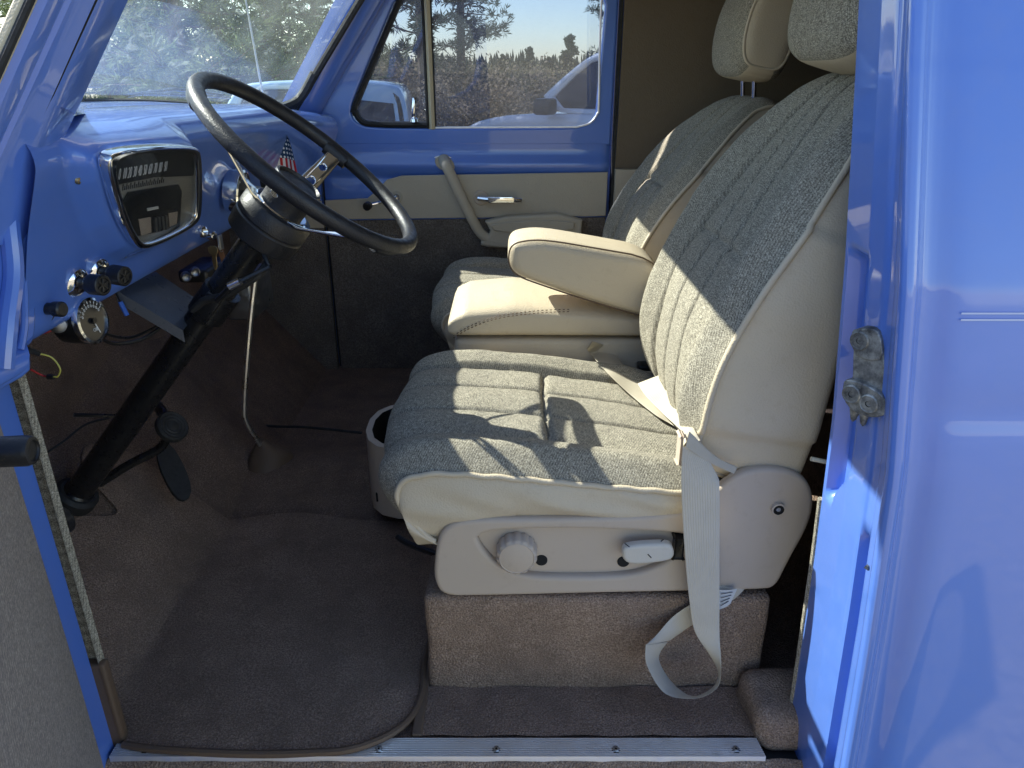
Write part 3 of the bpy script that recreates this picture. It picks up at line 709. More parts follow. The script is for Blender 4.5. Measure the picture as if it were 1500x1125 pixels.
# ---- mats
MATS = thing('floor_mat', 'dark charcoal carpet floor mat with bound edge under the steering wheel', 'floor mat', (-.4, .2, .0))
ml = atz(170, 1085, .01).x; mr_ = atz(628, 900, .01).x
def mat_z(x, y): return floor_z(x, y)+.013+.002*math.sin(x*23+y*11)
edge = []
oc = [(atz(186, 1083, .008).x, -.004), (-.45, -.018), (-.30, -.018), (-.22, -.012), (atz(590, 1050, .008).x, .025), (atz(622, 985, .008).x, .085), (atz(629, 920, .008).x, .17), (-.125, .30), (-.125, .46), (-.20, .54), (-.33, .56), (-.45, .575), (-.58, .56), (-.68, .545), (-.76, .52), (-.80, .47), (-.78, .41), (-.72, .38), (-.76, .30), (-.79, .2), (-.74, .10), (-.60, .03), (atz(175, 1050, .008).x, .02)]
ocs = crom([(a, b, 0) for a, b in oc], 6, closed=True)
cen = Vector((-.42, .26, 0))
mm = MB()
def mfn(a, b):
    i = a*len(ocs); i0 = int(i) % len(ocs); e = ocs[i0].lerp(ocs[(i0+1) % len(ocs)], i-int(i)); p = cen.lerp(e, b); return Vector((p.x, p.y, mat_z(p.x, p.y)-.004*sstep(.9, 1, b)))
mm.grid(len(ocs), 34, mfn, cu=True); mm.build('carpet_pile', MATC, MATS)
em = MB(); em.tube([Vector((p.x, p.y, mat_z(p.x, p.y)-.0035)) for p in ocs[0:40]], .0055, 8); em.build('bound_edge', TANB, MATS)
ns_ = atz(628, 1000, 0).x
m2 = tag(MB().grid(30, 12, lambda a, b: Vector((lerp(ns_, c0.x+.01, a), lerp(.014, .106, b), .006+.0015*math.sin(a*30)))).build('carpet_strip', MATC), 'narrow dark carpet strip between the aluminium sill and the seat box', 'carpet')
be = MB(); be.rbox((ns_-.014, .013, .001), (ns_+.002, .16, .009), .003); PINV[m2.name] = Matrix(); be.build('binding', TANB, m2)

# ---- kick panel strip beside driver's hinge post
kp_ = MB()
kp_.grid(40, 6, lambda a, b: Vector((-.557-.004*math.sin(b*3), lerp(-.001, .014, b)+.0*a, lerp(.0, .60, a))), lambda a, b: 1 if a < .22 else (2 if a > .93 else 0))
kp_.grid(2, 2, lambda a, b: Vector((lerp(-.86, -.557, a), .014, lerp(0, .6, b))), 0)
P(kp_, 'kick_panel', [FABRICB, TANB, TRIM])
m = MB(); m.lathe([(.02, -.01), (.02, .0), (.016, .004)], at(92, 760, .05), (.3, 1, 0), 20); P(m, 'vent_knob', BLACK)
m = MB(); m.rbox((-.585, .000, -.002), (-.552, .016, .15), .004); P(m, 'sill_end_trim', TANB)
# ---- driver hinge pillar and A pillar
hj = MB()
hj.box((-.60, -.034, -.25), (-.569, .000, .60)); 
P(hj, 'hinge_pillar', PAINT, ang=30)
X = -.546
poly = [(-60, 240), (60, 228), (74, 236), (62, 262), (56, 300), (52, 360), (50, 420), (52, 480), (46, 506), (28, 514), (28, 560), (-60, 600)]
pts = [atx(a, b, X) for a, b in poly]
m = MB(); m.plate([tuple(q)[:2] for q in chaikin([(q.y, q.z) for q in pts], 2)], (), .03, .006, lambda u, v, w: Vector((X-.012+w+.012*gauss(u+.01, .012), u, v)), res=3); P(m, 'upper_hinge_post', PAINT, ang=50)
wl = MB(); wl.tube(crom([atx(66, 240, X+.006), atx(50, 290, X+.010), atx(38, 330, X+.010), atx(34, 380, X+.008), atx(36, 470, X+.008), atx(30, 512, X+.006)], 6), .004, 8); P(wl, 'weld_bead', PAINT)
wl = MB(); wl.tube(crom([atx(8, 250, X+.006), atx(14, 330, X+.010), atx(20, 400, X+.010), atx(12, 470, X+.010), atx(6, 540, X+.006)], 6), .010, 10); P(wl, 'hinge_fold', PAINT)
for (a, b) in ((44, 357), (46, 408)):
    m = MB(); m.lathe([(.006, 0), (.0055, .002), (.002, .003)], atx(a, b, X+.004), (1, 0, 0), 12); P(m, 'rusty_screw', RUST)
# A pillar near: swept section
ap = MB()
def apil(base, tops, name, mt=PAINT, n=14):
    m = MB()
    m.grid(n, len(base), lambda a, b: Vector(base[min(round(b*len(base)), len(base)-1) if False else round(b*(len(base)))%len(base)]).lerp(Vector(tops[round(b*(len(base))) % len(base)]), a), cv=True)
    return m
B0 = [(-.505, .055, .80), (-.512, .092, .80), (-.525, .098, .80), (-.545, .085, .80), (-.552, .03, .80), (-.545, -.015, .80), (-.538, -.030, .80), (-.530, -.036, .80), (-.524, -.030, .80), (-.520, -.015, .80), (-.521, -.008, .80), (-.517, -.004, .80), (-.514, .01, .80), (-.507, .022, .80), (-.504, .035, .80)]
T0 = [(x+.255, y+.115, 1.235) for x, y, z in B0]; B1 = [(x-.03, y-.01, .72) for x, y, z in B0]
def loft(secs, name, mt, parent=truck, sub=1, ang=35):
    m = MB(); n = len(secs[0])
    vs = [q for s in secs for q in s]; fs = []
    for i in range(len(secs)-1):
        for k in range(n): fs.append((i*n+k, i*n+(k+1) % n, (i+1)*n+(k+1) % n, (i+1)*n+k))
    fs.append(tuple(range(n))); fs.append(tuple((len(secs)-1)*n+k for k in range(n)))
    m.add(vs, fs); return P(m, name, mt, parent, ang=ang)
loft([B1, B0, T0], 'windshield_pillar', PAINT, ang=28)
m = MB(); m.tube([Vector((-.552, -.035, .76)), Vector((-.540, -.036, .80)), Vector((-.285, .079, 1.235))], .009, 10); P(m, 'door_opening_seal', CREAM)
m = MB(); m.tube([Vector((-.545, -.041, .76)), Vector((-.533, -.042, .80)), Vector((-.278, .073, 1.235))], .004, 8); P(m, 'door_opening_rubber', BLACKR)
m = MB(); m.tube([Vector((-.495, .0288, .823)), Vector((-.2515, .135, 1.235))], .0014, 6); P(m, 'pillar_seam', DARK)
# far pillar
Bf = [(-.60, 1.385, .76), (-.575, 1.40, .76), (-.555, 1.44, .76), (-.555, 1.50, .76), (-.66, 1.50, .76), (-.66, 1.385, .76)]
Tf = [(x+.335, y-.06, 1.235) for x, y, z in Bf]; Bf0 = [(x-.01, y, .70) for x, y, z in Bf]
loft([Bf0, Bf, Tf], 'windshield_pillar', PAINT)
# far cowl side: blue upper and kick panel
m = MB(); m.box((-.88, 1.455, .50), (-.562, 1.50, .80)); P(m, 'cowl_side', PAINT, smooth=False)
m = MB(); m.box((-.88, 1.452, .455), (-.563, 1.475, .535)); P(m, 'kick_panel_band', TRIM, smooth=False)
m = MB(); m.box((-.88, 1.453, -.01), (-.563, 1.475, .456)); P(m, 'kick_panel', PANELC, smooth=False)

# ---- passenger door
DY = 1.470
def d2(px, py, Y=DY): q = at(px, py, Y); return (q.x, q.z)
def ext(p, q, z): t = (z-p[1])/(q[1]-p[1]); return (p[0]+(q[0]-p[0])*t, z)
vl0, vl1 = d2(518, 143), d2(578, 0); rt0, rt1 = d2(874, 150), d2(879, 0)
hole = [ext(vl0, vl1, 1.20), vl0, d2(513, 165), d2(522, 181), d2(545, 187), d2(620, 188), d2(700, 188), d2(845, 187), d2(862, 182), d2(873, 168), rt0, (rt0[0]+.02, 1.2)]
hole = [tuple(q)[:2] for q in chaikin(hole, 2)]; dzb = .69
dr = MB(); dr.plate([(-.553, dzb), (-.553, .80), (-.535, .84), (-.345, 1.235), (.288, 1.235), (.284, dzb)], [hole], .03, .006, lambda u, v, w: Vector((u, DY+.012+w, v)), res=3)
def dsurf(a, b):
    x = lerp(-.555, .283, b); z = lerp(-.02, dzb+.004, a)
    y = DY-.003
    y += -.012*gauss(z-.635, .022)-.006*sstep(.60, .55, z)+.004*gauss(z-.60, .01)
    y += .010*(gauss(b, .006)+gauss(b-1, .006))
    return Vector((x, y, z))
dr.grid(140, 60, dsurf)
door = P(dr, 'door', PAINT, label='closed blue passenger door with tan trim', ang=50)
m = MB(); m.box((-.5625, 1.478, -.02), (-.5555, 1.49, .86)); m.tube([(-.559, 1.475, .80), (-.54, 1.475, .85), (-.345, 1.46, 1.24)], .004, 6); P(m, 'door_gap_seal', BLACKR, door)
g0 = MB(); g0.plate([(a, b) for a, b in hole], (), .004, .0003, lambda u, v, w: Vector((u, DY+.018+w, v))); P(g0, 'window_glass', GLASS_SD, door)
# vent window seal, divider bar, latch
def d3(px, py, o=0): q = at(px, py, DY); return Vector((q.x, DY+o, q.z))
vs_ = MB(); e_t = ext(vl0, vl1, 1.2)
path = crom([Vector((e_t[0]+.014, DY+.006, 1.2)), d3(525, 143, .006), d3(521, 164, .006), d3(530, 178, .006), d3(550, 182, .006), d3(626, 183, .006)], 8)
vs_.tube(path, .0150, 8, sq=.6); P(vs_, 'vent_seal', BLACKR, door)
bt0, bt1 = d3(633, 188), d3(625, 0); tt = (1.2-bt0.z)/(bt1.z-bt0.z); bt2 = bt0.lerp(bt1, tt)
m = MB(); m.tube([bt0+Vector((.0, .0, -.002)), bt2], .0105, 4, sq=1.0); P(m, 'divider_bar', CREAM, door)
m = MB(); m.tube([bt0+Vector((-.0105, 0, 0)), bt2+Vector((-.0105, 0, 0))], .0055, 6); m.tube([bt0+Vector((.0105, 0, 0)), bt2+Vector((.0105, 0, 0))], .003, 6); P(m, 'divider_rubber', BLACKR, door)
lq = d3(607, 172, -.006); m = MB(); m.lathe([(.011, 0), (.010, .008), (.006, .012)], lq+Vector((0, 0, -.012)), (0, 0, 1), 16); m.tube([lq, lq+Vector((0, -.012, .012)), lq+Vector((.004, -.014, .045)), lq+Vector((.004, -.012, .052))], lambda t: .0055, 10, sq=.6); P(m, 'vent_latch', CHROME, door)
# stainless bead under glass
m = MB(); m.tube([d3(638, 187, -.004), d3(845, 186, -.004)]+crom([d3(845, 186, -.004), d3(864, 180, -.004), d3(875, 166, -.004), d3(877, 150, -.004), Vector((rt1[0]+.004, DY-.004, rt1[1])), Vector((rt0[0]+.024, DY-.004, 1.2))], 6), .003, 6); P(m, 'glass_bead', ALU, door)
# trim panels
tp = [d2(478, 292), d2(540, 289), d2(556, 275), d2(568, 262), d2(590, 256), d2(886, 251), d2(886, 310), d2(478, 320)]
tp = [(max(-.552, a), b) for a, b in tp]; tp[5] = (.279, tp[5][1]); tp[6] = (.279, tp[6][1]-.01)
m = MB(); m.plate(tp, (), .008, .0025, lambda u, v, w: Vector((u, DY-.016+w, v))); P(m, 'trim_panel', TRIM, door)
zt = tp[6][1]-.004
m = MB(); m.plate([(-.552, .001), (.279, .001), (.279, zt), (-.552, tp[7][1]-.004)], (), .006, .002, lambda u, v, w: Vector((u, DY-.013+w, v))); P(m, 'lower_panel', PANELC, door)
# grab strap and armrest moulding
Yh = DY-.045
def d4(px, py, Y): return at(px, py, Y)
gpath = crom([d4(650, 232, DY-.012), d4(654, 243, Yh), d4(668, 272, Yh-.005), d4(690, 318, Yh-.005), d4(705, 342, Yh), d4(722, 351, Yh), d4(760, 354, Yh), d4(800, 355, Yh)], 8)
m = MB(); m.tube(gpath, lambda t: lerp(.0165, .015, t), 12, sq=.8)
m.plate(chaikin([d2(636, 232), d2(645, 228), d2(660, 230), d2(668, 243), d2(664, 250), d2(642, 248)], 2), (), .010, .003, lambda u, v, w: Vector((u, DY-.012+w, v))); P(m, 'grab_handle', TRIM, door)
m = MB(); m.plate(chaikin([d2(632, 234), d2(640, 227), d2(662, 228), d2(672, 243), d2(666, 253), d2(640, 250)], 2), (), .003, .001, lambda u, v, w: Vector((u, DY-.0065+w, v))); P(m, 'handle_escutcheon', ALU, door)
A_ = d2(722, 338); B_ = d2(850, 310)
m = MB(); m.plate(chaikin([d2(700, 352), d2(722, 338), d2(708, 314), d2(852, 307), d2(848, 352), d2(800, 358), d2(720, 358)], 1), (), .045, .008, lambda u, v, w: Vector((u, DY-.035+w, v)), res=4); P(m, 'armrest', TRIM, door)
m = MB(); m.plate(chaikin([d2(716, 320), d2(840, 316), d2(838, 334), d2(728, 336)], 1), (), .008, .003, lambda u, v, w: Vector((u, DY-.060+w, v))); P(m, 'armrest_pad', TRIM, door)
# release handle
hc = d3(705, 288, -.02)
m = MB(); m.lathe([(.022, -.004), (.022, .003), (.018, .006)], hc, (0, -1, 0), 28, 1); m.tube(crom([hc+Vector((-.004, -.014, .001)), hc+Vector((.03, -.03, 0)), hc+Vector((.10, -.032, -.001)), hc+Vector((.118, -.03, -.003))], 6), lambda t: lerp(.0115, .008, t), 12, sq=.8); m.rbox((.022, -.043, -.009), (.098, -.036, .009), .002, 0, Matrix.Translation(hc)); P(m, 'door_handle', [CHROME, PLASTIC], door)
kc = d3(583, 287, -.02)
m = MB(); m.lathe([(.018, -.004), (.016, .006), (.010, .016)], kc, (0, -1, 0), 24); ke = at(541, 300, DY-.06); m.tube(crom([kc+Vector((0, -.016, 0)), kc.lerp(ke, .5)+Vector((0, -.012, 0)), ke], 6), lambda t: lerp(.009, .0065, t), 10, sq=.7); cr = P(m, 'window_crank', CHROME, door)
m = MB(); m.lathe([(.009, 0), (.012, .006), (.012, .022), (.009, .026)], ke, (-.2, -1, -.1), 20); P(m, 'crank_knob', BLACK, door)
# ---- cargo side wall behind the passenger door
m = MB(); m.box((.292, 1.462, .52), (.300, 1.50, 1.25)); m.box((.292, 1.462, -.01), (.298, 1.5, .52)); P(m, 'rear_door_seal', BLACKR, smooth=False)
m = MB(); m.grid(30, 20, lambda a, b: Vector((lerp(.3, 2.2, a), 1.46-.03*math.sin(b*math.pi)*.5, lerp(.625, 1.29, b)))); P(m, 'side_trim_panel', LINER)
m = MB(); m.box((.3, 1.44, .515), (2.2, 1.462, .625)); P(m, 'side_trim_band', TRIM, smooth=False)
m = MB(); m.box((.3, 1.445, -.01), (2.2, 1.462, .514)); P(m, 'side_lower_panel', PANELC, smooth=False)
m = MB(); m.box((-.88, 1.502, -.3), (2.25, 1.56, .685)); m.box((.279, 1.502, .686), (2.25, 1.56, 1.29)); m.box((-.88, 1.49, -.3), (.30, 1.503, -.005)); P(m, 'far_body_side', PAINT, smooth=False)

# ---- open driver door
th_ = R(62); D_ = Vector((math.cos(th_), -math.sin(th_), 0)); Nn = Vector((math.sin(th_), math.cos(th_), 0)); H_ = Vector((-.583, -.040, 0))
def dd(t, z, w): return H_+D_*t+Nn*w+Vector((0, 0, z))
m = MB(); m.plate([(0, -.10), (.93, -.10), (.95, .72), (.90, 1.235), (.16, 1.235), (-.0, .80)], [[tuple(q)[:2] for q in chaikin([(.06, .76), (.88, .76), (.84, 1.18), (.20, 1.18), (.06, .84)], 2)]], .045, .010, lambda u, v, w: dd(u-(.0 if v < .8 else .0), v, w-.01)); dd_o = P(m, 'door', PAINT, label='open blue driver door swung outward with grey cloth lining')
m = MB(); m.grid(60, 40, lambda a, b: dd(lerp(.012, .90, a), lerp(-.05, .565, b), .0165+.004*math.sin(b*math.pi)**.3)); P(m, 'cloth_lining', CLOTH, dd_o)
m = MB(); m.plate([(.010, .565), (.90, .60), (.90, .67), (.03, .64), (.012, .60)], (), .016, .005, lambda u, v, w: dd(u, v, .018+w)); P(m, 'trim_panel', TRIM, dd_o)
m = MB(); m.grid(2, 2, lambda a, b: dd(lerp(.05, .9, a), lerp(.75, 1.19, b), -.01)); P(m, 'window_glass', GLASS_SD, dd_o)
m = MB(); m.tube([dd(.062, .77, .012), dd(.064, .84, .012), dd(.205, 1.19, .012)], .010, 8); P(m, 'window_seal', CREAM, dd_o)
kn = at(44, 660, -.28); m = MB(); m.lathe([(.010, 0), (.0118, .004), (.0118, .030), (.010, .034), (.007, .034)][::-1] if False else [(.009, -.10), (.0115, -.05), (.0118, -.002), (.0105, .002), (.008, .0025), (.0075, .001)], kn, (1, .10, 0), 24); P(m, 'crank_knob', BLACK, dd_o)

# ================================================================== seats
SC = .34      # seat centre line
cprof = curvefn([(-.085, 0, .245), (-.140, 0, .262), (-.182, 0, .295), (-.203, 0, .335), (-.200, 0, .372), (-.170, 0, .398), (-.11, 0, .408), (0, 0, .402), (.10, 0, .388), (.20, 0, .372), (.33, 0, .350)])
eprof = curvefn([(-.095, 0, .258), (-.125, 0, .283), (-.150, 0, .316), (-.160, 0, .345), (-.152, 0, .366), (-.130, 0, .377), (-.09, 0, .381), (0, 0, .374), (.10, 0, .363), (.20, 0, .354), (.33, 0, .340)])
HW = .222
from mathutils import noise as NZ
def cush_base(s, q):
    ph = q*math.pi/2; y = HW*math.sin(ph); w = 1-math.cos(ph)
    w = w**.9
    p = cprof(s).lerp(eprof(s), w); return Vector((p.x, y, p.z))
def seams(y, lst, sg=.0035): return sum(gauss(y-c, sg) for c in lst)
def cush(s, q):
    p = cush_base(s, q); e = .01
    n = (cush_base(min(1, s+e), q)-cush_base(max(0, s-e), q)).cross(cush_base(s, min(1, q+e))-cush_base(s, max(-1, q-e)))
    if n.length < 1e-9: n = Vector((0, 0, 1))
    n.normalize()
    if n.z < 0 and s > .3: n = -n
    if s <= .3 and n.x > 0: n = -n
    y = p.y; ay = abs(y); d = 0
    bow = .018*math.sin(clamp((p.x+.16)/.45)*math.pi)            # seams bow outward in the middle
    yy = y/(1+bow*2.2)
    inner = sstep(.142, .132, abs(yy))
    d += .016*gauss(ay-.180, .030)*sstep(1.0, .8, s)*sstep(.05, .3, s) - .010*inner*sstep(.2, .45, s)
    d += -.0085*(gauss(yy-.137, .0035)+gauss(yy+.137, .0035))*sstep(.12, .25, s)
    for c_ in (-.046, .046): d += -.006*gauss(yy-c_, .0035)*sstep(.15, .28, s)
    d += .0040*abs(math.sin(math.pi*(yy+.137)/.0913))*inner*sstep(.2, .35, s)
    d += -.011*gauss(p.x-(.055+.25*yy*yy), .0045)*inner*sstep(.25, .35, s)
    d += .006*gauss(p.x-.02, .02)*inner*0
    d += .0022*NZ.noise(Vector((p.x*13, y*13, 3.1)))+.0010*NZ.noise(Vector((p.x*40, y*40, 7)))
    return p+n*d
def seat_pos(v, dy, M_): return M_ @ Vector((v.x, v.y+SC+dy, v.z))
def build_seat(name, dy, lean, label, sc_=1.0, hpos=None, htilt=R(16)):
    I4 = Matrix()
    piv = Vector((.345, 0, .35)); LM = Matrix.Translation(piv) @ Matrix.Rotation(lean, 4, 'Y') @ Matrix.Diagonal((1, 1, sc_, 1)) @ Matrix.Translation(-piv)
    Tc = lambda v: Vector((v.x, v.y+SC+dy, v.z))
    Tb = lambda v: (lambda q: Vector((q.x, q.y+SC+dy, q.z)))(LM @ v)
    # --- side valance (the seat's own frame)
    sk = MB()
    for side in (-1, 1):
        yy = SC+dy+side*.226
        def sp2(px, py): q = at(px, py, .114); return (q.x, q.z)
        out = chaikin([sp2(*q) for q in ((636, 822), (643, 780), (660, 763), (700, 757), (800, 757), (1000, 752), (1030, 730), (1068, 697), (1100, 684), (1140, 682), (1176, 694), (1191, 722), (1186, 762), (1152, 822), (1135, 858), (1110, 861), (900, 865), (700, 870), (650, 870), (637, 850))], 2)
        rec = chaikin([sp2(*q) for q in ((696, 776), (800, 770), (1000, 776), (1012, 790), (985, 815), (940, 836), (890, 842), (780, 842), (735, 830), (705, 800))], 2)
        sk.plate(out, [rec], .018, .0065, lambda u, v, w: Vector((u, yy+side*(-.002)+w, v)), res=4)
        rr = [(a, b) for a, b, *_ in [tuple(q)+(0,) for q in rec]]
        sk.plate(rr, (), .004, .0005, lambda u, v, w: Vector((u, yy-side*.007+w, v)))
    sk.box((-.10, SC+dy-.20, .19), (.33, SC+dy+.20, .27), 1)
    seat = P(sk, name, [PLASTIC, DARK], label=label)
    # --- cushion
    cu = MB(); cu.grid(170, 280, lambda a, b: Tc(cush(a, b*2-1)), 0)
    for side in (-1, 1):
        def sidep(a, b, side=side):
            s = a; e = cush(s, side); lo = Vector((e.x*.93+.012 if e.x < 0 else e.x, 0, interp([(-.2, .25), (-.08, .262), (.0, .298), (.15, .292), (.34, .296)], e.x)))
            lo.z = min(lo.z, e.z-.004)
            z = lerp(e.z, lo.z, b); x = lerp(e.x, lo.x, b)
            wr = .006*NZ.noise(Vector((x*12, z*45+x*9, side)))*math.sin(b*math.pi)
            return Tc(Vector((x, side*(HW+.001+.011*math.sin(b*math.pi)**.7)+side*wr-side*.012*b*b, z)))
        cu.grid(90, 14, sidep, 1)
        cu.tube([Tc(cush(i/100, side)+Vector((0, side*.002, .0008*math.sin(i*.9)))) for i in range(3, 101)], .0042, 8, 1)
    P(cu, 'seat_cushion', [FABRIC, VINYL], seat, ang=60)
    # --- backrest
    bprof = curvefn([(.300, 0, .345), (.264, 0, .37), (.250, 0, .43), (.256, 0, .50), (.287, 0, .60), (.330, 0, .69), (.380, 0, .775), (.420, 0, .835), (.452, 0, .872), (.490, 0, .892), (.540, 0, .885)])
    beprof = curvefn([(.300, 0, .365), (.262, 0, .385), (.255, 0, .44), (.268, 0, .53), (.302, 0, .62), (.348, 0, .70), (.402, 0, .785), (.445, 0, .838), (.475, 0, .862), (.505, 0, .872), (.545, 0, .868)])
    def hw(z): return interp([(.3, .205), (.42, .222), (.60, .226), (.72, .220), (.80, .196), (.85, .165), (.88, .13), (.9, .10)], z)
    def bb(s, q):
        ph = q*math.pi/2; w = (1-math.cos(ph))**.9; p = bprof(s).lerp(beprof(s), w)
        zz = bprof(s).z if s < .93 else bprof(.93).z
        hwz = interp([(0, .20), (.2, .223), (.45, .227), (.60, .220), (.72, .198), (.80, .172), (.88, .142), (1, .125)], s)
        return Vector((p.x, hwz*math.sin(ph), p.z))
    def back(s, q):
        p = bb(s, q); e = .01
        n = (bb(min(1, s+e), q)-bb(max(0, s-e), q)).cross(bb(s, min(1, q+e))-bb(s, max(-1, q-e)))
        n.normalize()
        if n.x > 0 and s < .9: n = -n
        if s >= .9 and n.z < 0: n = -n
        y = p.y; hwz = bb(s, 1).y; yn = y/hwz*.226; ay = abs(yn); d = 0
        seam = .128-.035*sstep(.35, .95, s)
        inner = sstep(seam+.005, seam-.005, ay)
        d += .024*gauss(ay-.178, .034)*sstep(.0, .25, s)*sstep(1.0, .6, s)-.006*inner
        d += -.008*gauss(ay-seam, .0045)*sstep(.98, .9, s)
        for c_ in (-.333, .333): d += -.0075*gauss(yn-c_*seam, .0042)*sstep(.99, .9, s)
        d += .0035*abs(math.sin(math.pi*(yn+seam)/(seam*.6667)))*inner
        zc = p.z-.655+.3*yn*yn
        d += -.006*gauss(zc, .005)*inner
        d += .008*gauss(p.z-.56, .07)*inner
        d += .0022*NZ.noise(Vector((p.z*13, y*13, 9.1)))+.001*NZ.noise(Vector((p.z*40, y*40, 1)))
        return p+n*d
    bk = MB(); bk.grid(190, 290, lambda a, b: Tb(back(a, b*2-1)), 0)
    rprof = curvefn([(.410, 0, .335), (.425, 0, .40), (.432, 0, .50), (.440, 0, .60), (.462, 0, .70), (.500, 0, .79), (.535, 0, .84), (.553, 0, .862), (.560, 0, .872), (.558, 0, .874), (.552, 0, .876)])
    for side in (-1, 1):
        def sb2(a, b, side=side):
            e = back(a, side); r = rprof(a); x = lerp(e.x, r.x, b); z = lerp(e.z, r.z-.0, b)
            wr = .003*NZ.noise(Vector((x*14, z*12, side+5)))*math.sin(b*math.pi)
            return Tb(Vector((x, e.y+side*(.014*math.sin(min(1, b*1.15)*math.pi/1.15*.5)**.6+wr)-side*.055*sstep(.80, 1, b)**2, z)))
        bk.grid(80, 26, sb2, 1)
        bk.tube([Tb(back(i/100, side)+Vector((-.001, side*.003, 0))) for i in range(0, 96)], .0044, 8, 1)
        # zip seam low on the side
    def rear(a, b):
        r = rprof(a); e = bb(a, 1).y-.042; y = lerp(-e, e, b); return Tb(Vector((r.x+.006*math.cos((b-.5)*math.pi), y, r.z)))
    bk.grid(60, 24, rear, 1)
    P(bk, 'backrest', [FABRICB, VINYL], seat, ang=60)
    # --- headrest
    hr = MB(); hc_ = Vector((.482, 0, .992)); tilt = htilt; hw_ = Vector(hpos) if hpos else hc_; Th = lambda v: Vector((v.x, v.y+SC+dy, v.z))
    def sgn(v, e): return math.copysign(abs(v)**e, v)
    def hrf(a, b):
        th = a*2*math.pi; ph = (b-.5)*math.pi
        y = .134*sgn(math.sin(ph), .5); cr_ = abs(math.cos(ph))**.42
        x = .063*sgn(math.cos(th), .5)*cr_; z = .106*sgn(math.sin(th), .55)*cr_
        x -= .010*gauss(z-.0, .07)*(1 if x < 0 else 0)
        v = Matrix.Rotation(tilt, 3, 'Y') @ Vector((x, y, z))
        if abs(abs(y)-.108) < .004: v *= .99
        return Th(hw_+v)
    hr.grid(64, 70, hrf, lambda a, b: 1 if (abs(b-.5) > .335 or (a > .70 and a < .80)) else 0, cu=True)
    for side in (-1, 1):
        bpos = .5+side*.335
        hr.tube([hrf(i/64, bpos) for i in range(64)], .0035, 8, 1, closed=True)
    P(hr, 'headrest', [FABRICB, VINYL], seat, ang=70)
    for sy in (-.045, .045):
        m = MB(); m.tube([Tb(Vector((.490, sy, .86))), Th(hw_+Vector((-.01, sy, -.05)))], .0055, 12); P(m, 'headrest_post', CHROME, seat)
    return seat, Tb
ds_, Tbd = build_seat('seat', 0, 0, "grey tweed driver seat with beige vinyl sides, nearest the open door")
ps_, Tbp = build_seat('seat', .745, R(8), 'grey tweed passenger seat with beige vinyl sides, beside the closed door', .945, (.553, 0, .972), R(10))
# driver seat extras
Ys = .105
kc = at(757, 812, Ys); m = MB()
m.lathe([(.0300, 0), (.0295, .016), (.0285, .020), (.0245, .023), (.0235, .0222), (.022, .0228), (.004, .0235)], kc+Vector((0, .012, 0)), (0, -1, 0), 96, 0, rmod=lambda a, i: 1+(-.11*(1-abs(math.sin(a*7))**.5) if i < 3 else 0)); P(m, 'adjuster_knob', PLASTIC, ds_)
for a_, b_ in ((793, 820), (913, 822)): P(MB().lathe([(.009, 0), (.0088, .002)], at(a_, b_, .1195), (0, -1, 0), 20), 'screw_recess', DARK, ds_)
lv0 = at(908, 795, Ys-.008); lv1 = at(986, 818, Ys)
m = MB()
lp_ = chaikin([(at(a, b, Ys).x, at(a, b, Ys).z) for a, b in ((909, 800), (915, 792), (975, 788), (984, 794), (986, 808), (975, 815), (925, 820), (911, 814))], 2)
m.plate(lp_, (), .016, .005, lambda u, v, w: Vector((u, Ys-.006+w, v)), res=4); P(m, 'recliner_lever', m_vinyl('worn_white_plastic', (.60, .56, .48), .4, 900, .0002), ds_)
m = MB(); m.rbox(tuple(at(984, 812, Ys+.008)), tuple(at(1003, 788, Ys-.002)), .003); P(m, 'lever_arm', BLACK, ds_)
for (a, b, c_, d_) in ((915, 796, 922, 801), (949, 812, 954, 817), (972, 790, 968, 793)):
    m = MB(); m.tube([at(a, b, Ys-.0145), at(c_, d_, Ys-.0145)], .0007, 5); P(m, 'scuff', DARK, ds_)
m = MB(); sh = at(1140, 746, .103); m.lathe([(.0095, -.004), (.0095, .0022), (.0075, .0026), (.0070, .0), (.0035, .0), (.003, .0015)], sh, (0, -1, 0), 24, 0, mats=[0, 0, 1, 1, 2]); P(m, 'hinge_bolt', [PLASTIC, DARK, STEEL], ds_)
m = MB(); m.tube(crom([at(583, 787, .30), at(600, 797, .27), at(640, 812, .22), at(670, 824, .2)], 6), .0055, 8); P(m, 'slide_handle', BLACK, ds_)
for a_, b_ in ((1291, 803),):
    q = at(a_, b_, -.075); k_ = min([Vector((bx(z_)-.004+.0*z_, by(z_)-.098*bk_(z_), z_)) for z_ in [i*.01 for i in range(90)]], key=lambda v: abs(v.z-q.z))
    P(MB().lathe([(.0030, -.002), (.0026, .0006)], k_, (-1, -.6, 0), 7, rmod=lambda a, i: 1+.35*math.sin(3*a)), 'paint_chip', BRKT)
# armrest (drivers inboard)
ay0, ay1 = .572, .700
def ap2(px, py): q = at(px, py, ay0); return (q.x, q.z)
ao = chaikin([ap2(*q) for q in ((743, 374), (748, 357), (768, 351), (800, 350), (870, 362), (960, 378), (975, 420), (960, 470), (930, 463), (860, 442), (790, 418), (758, 406), (745, 392))], 2)
m = MB(); m.plate(ao, (), ay1-ay0, .020, lambda u, v, w: Vector((u, (ay0+ay1)/2+w, v)), res=6)
ar = P(m, 'armrest', VINYL, ds_, ang=70)
m = MB(); ctr = Vector((sum(q[0] for q in ao)/len(ao), sum(q[1] for q in ao)/len(ao)))
seam_pts = [Vector((ctr.x+(q[0]-ctr.x)*.985, ay0+.0035, ctr.y+(q[1]-ctr.y)*.96)) for q in ao]
m.tube(seam_pts, .0016, 6, closed=True); P(m, 'armrest_seam', TANB, ds_)
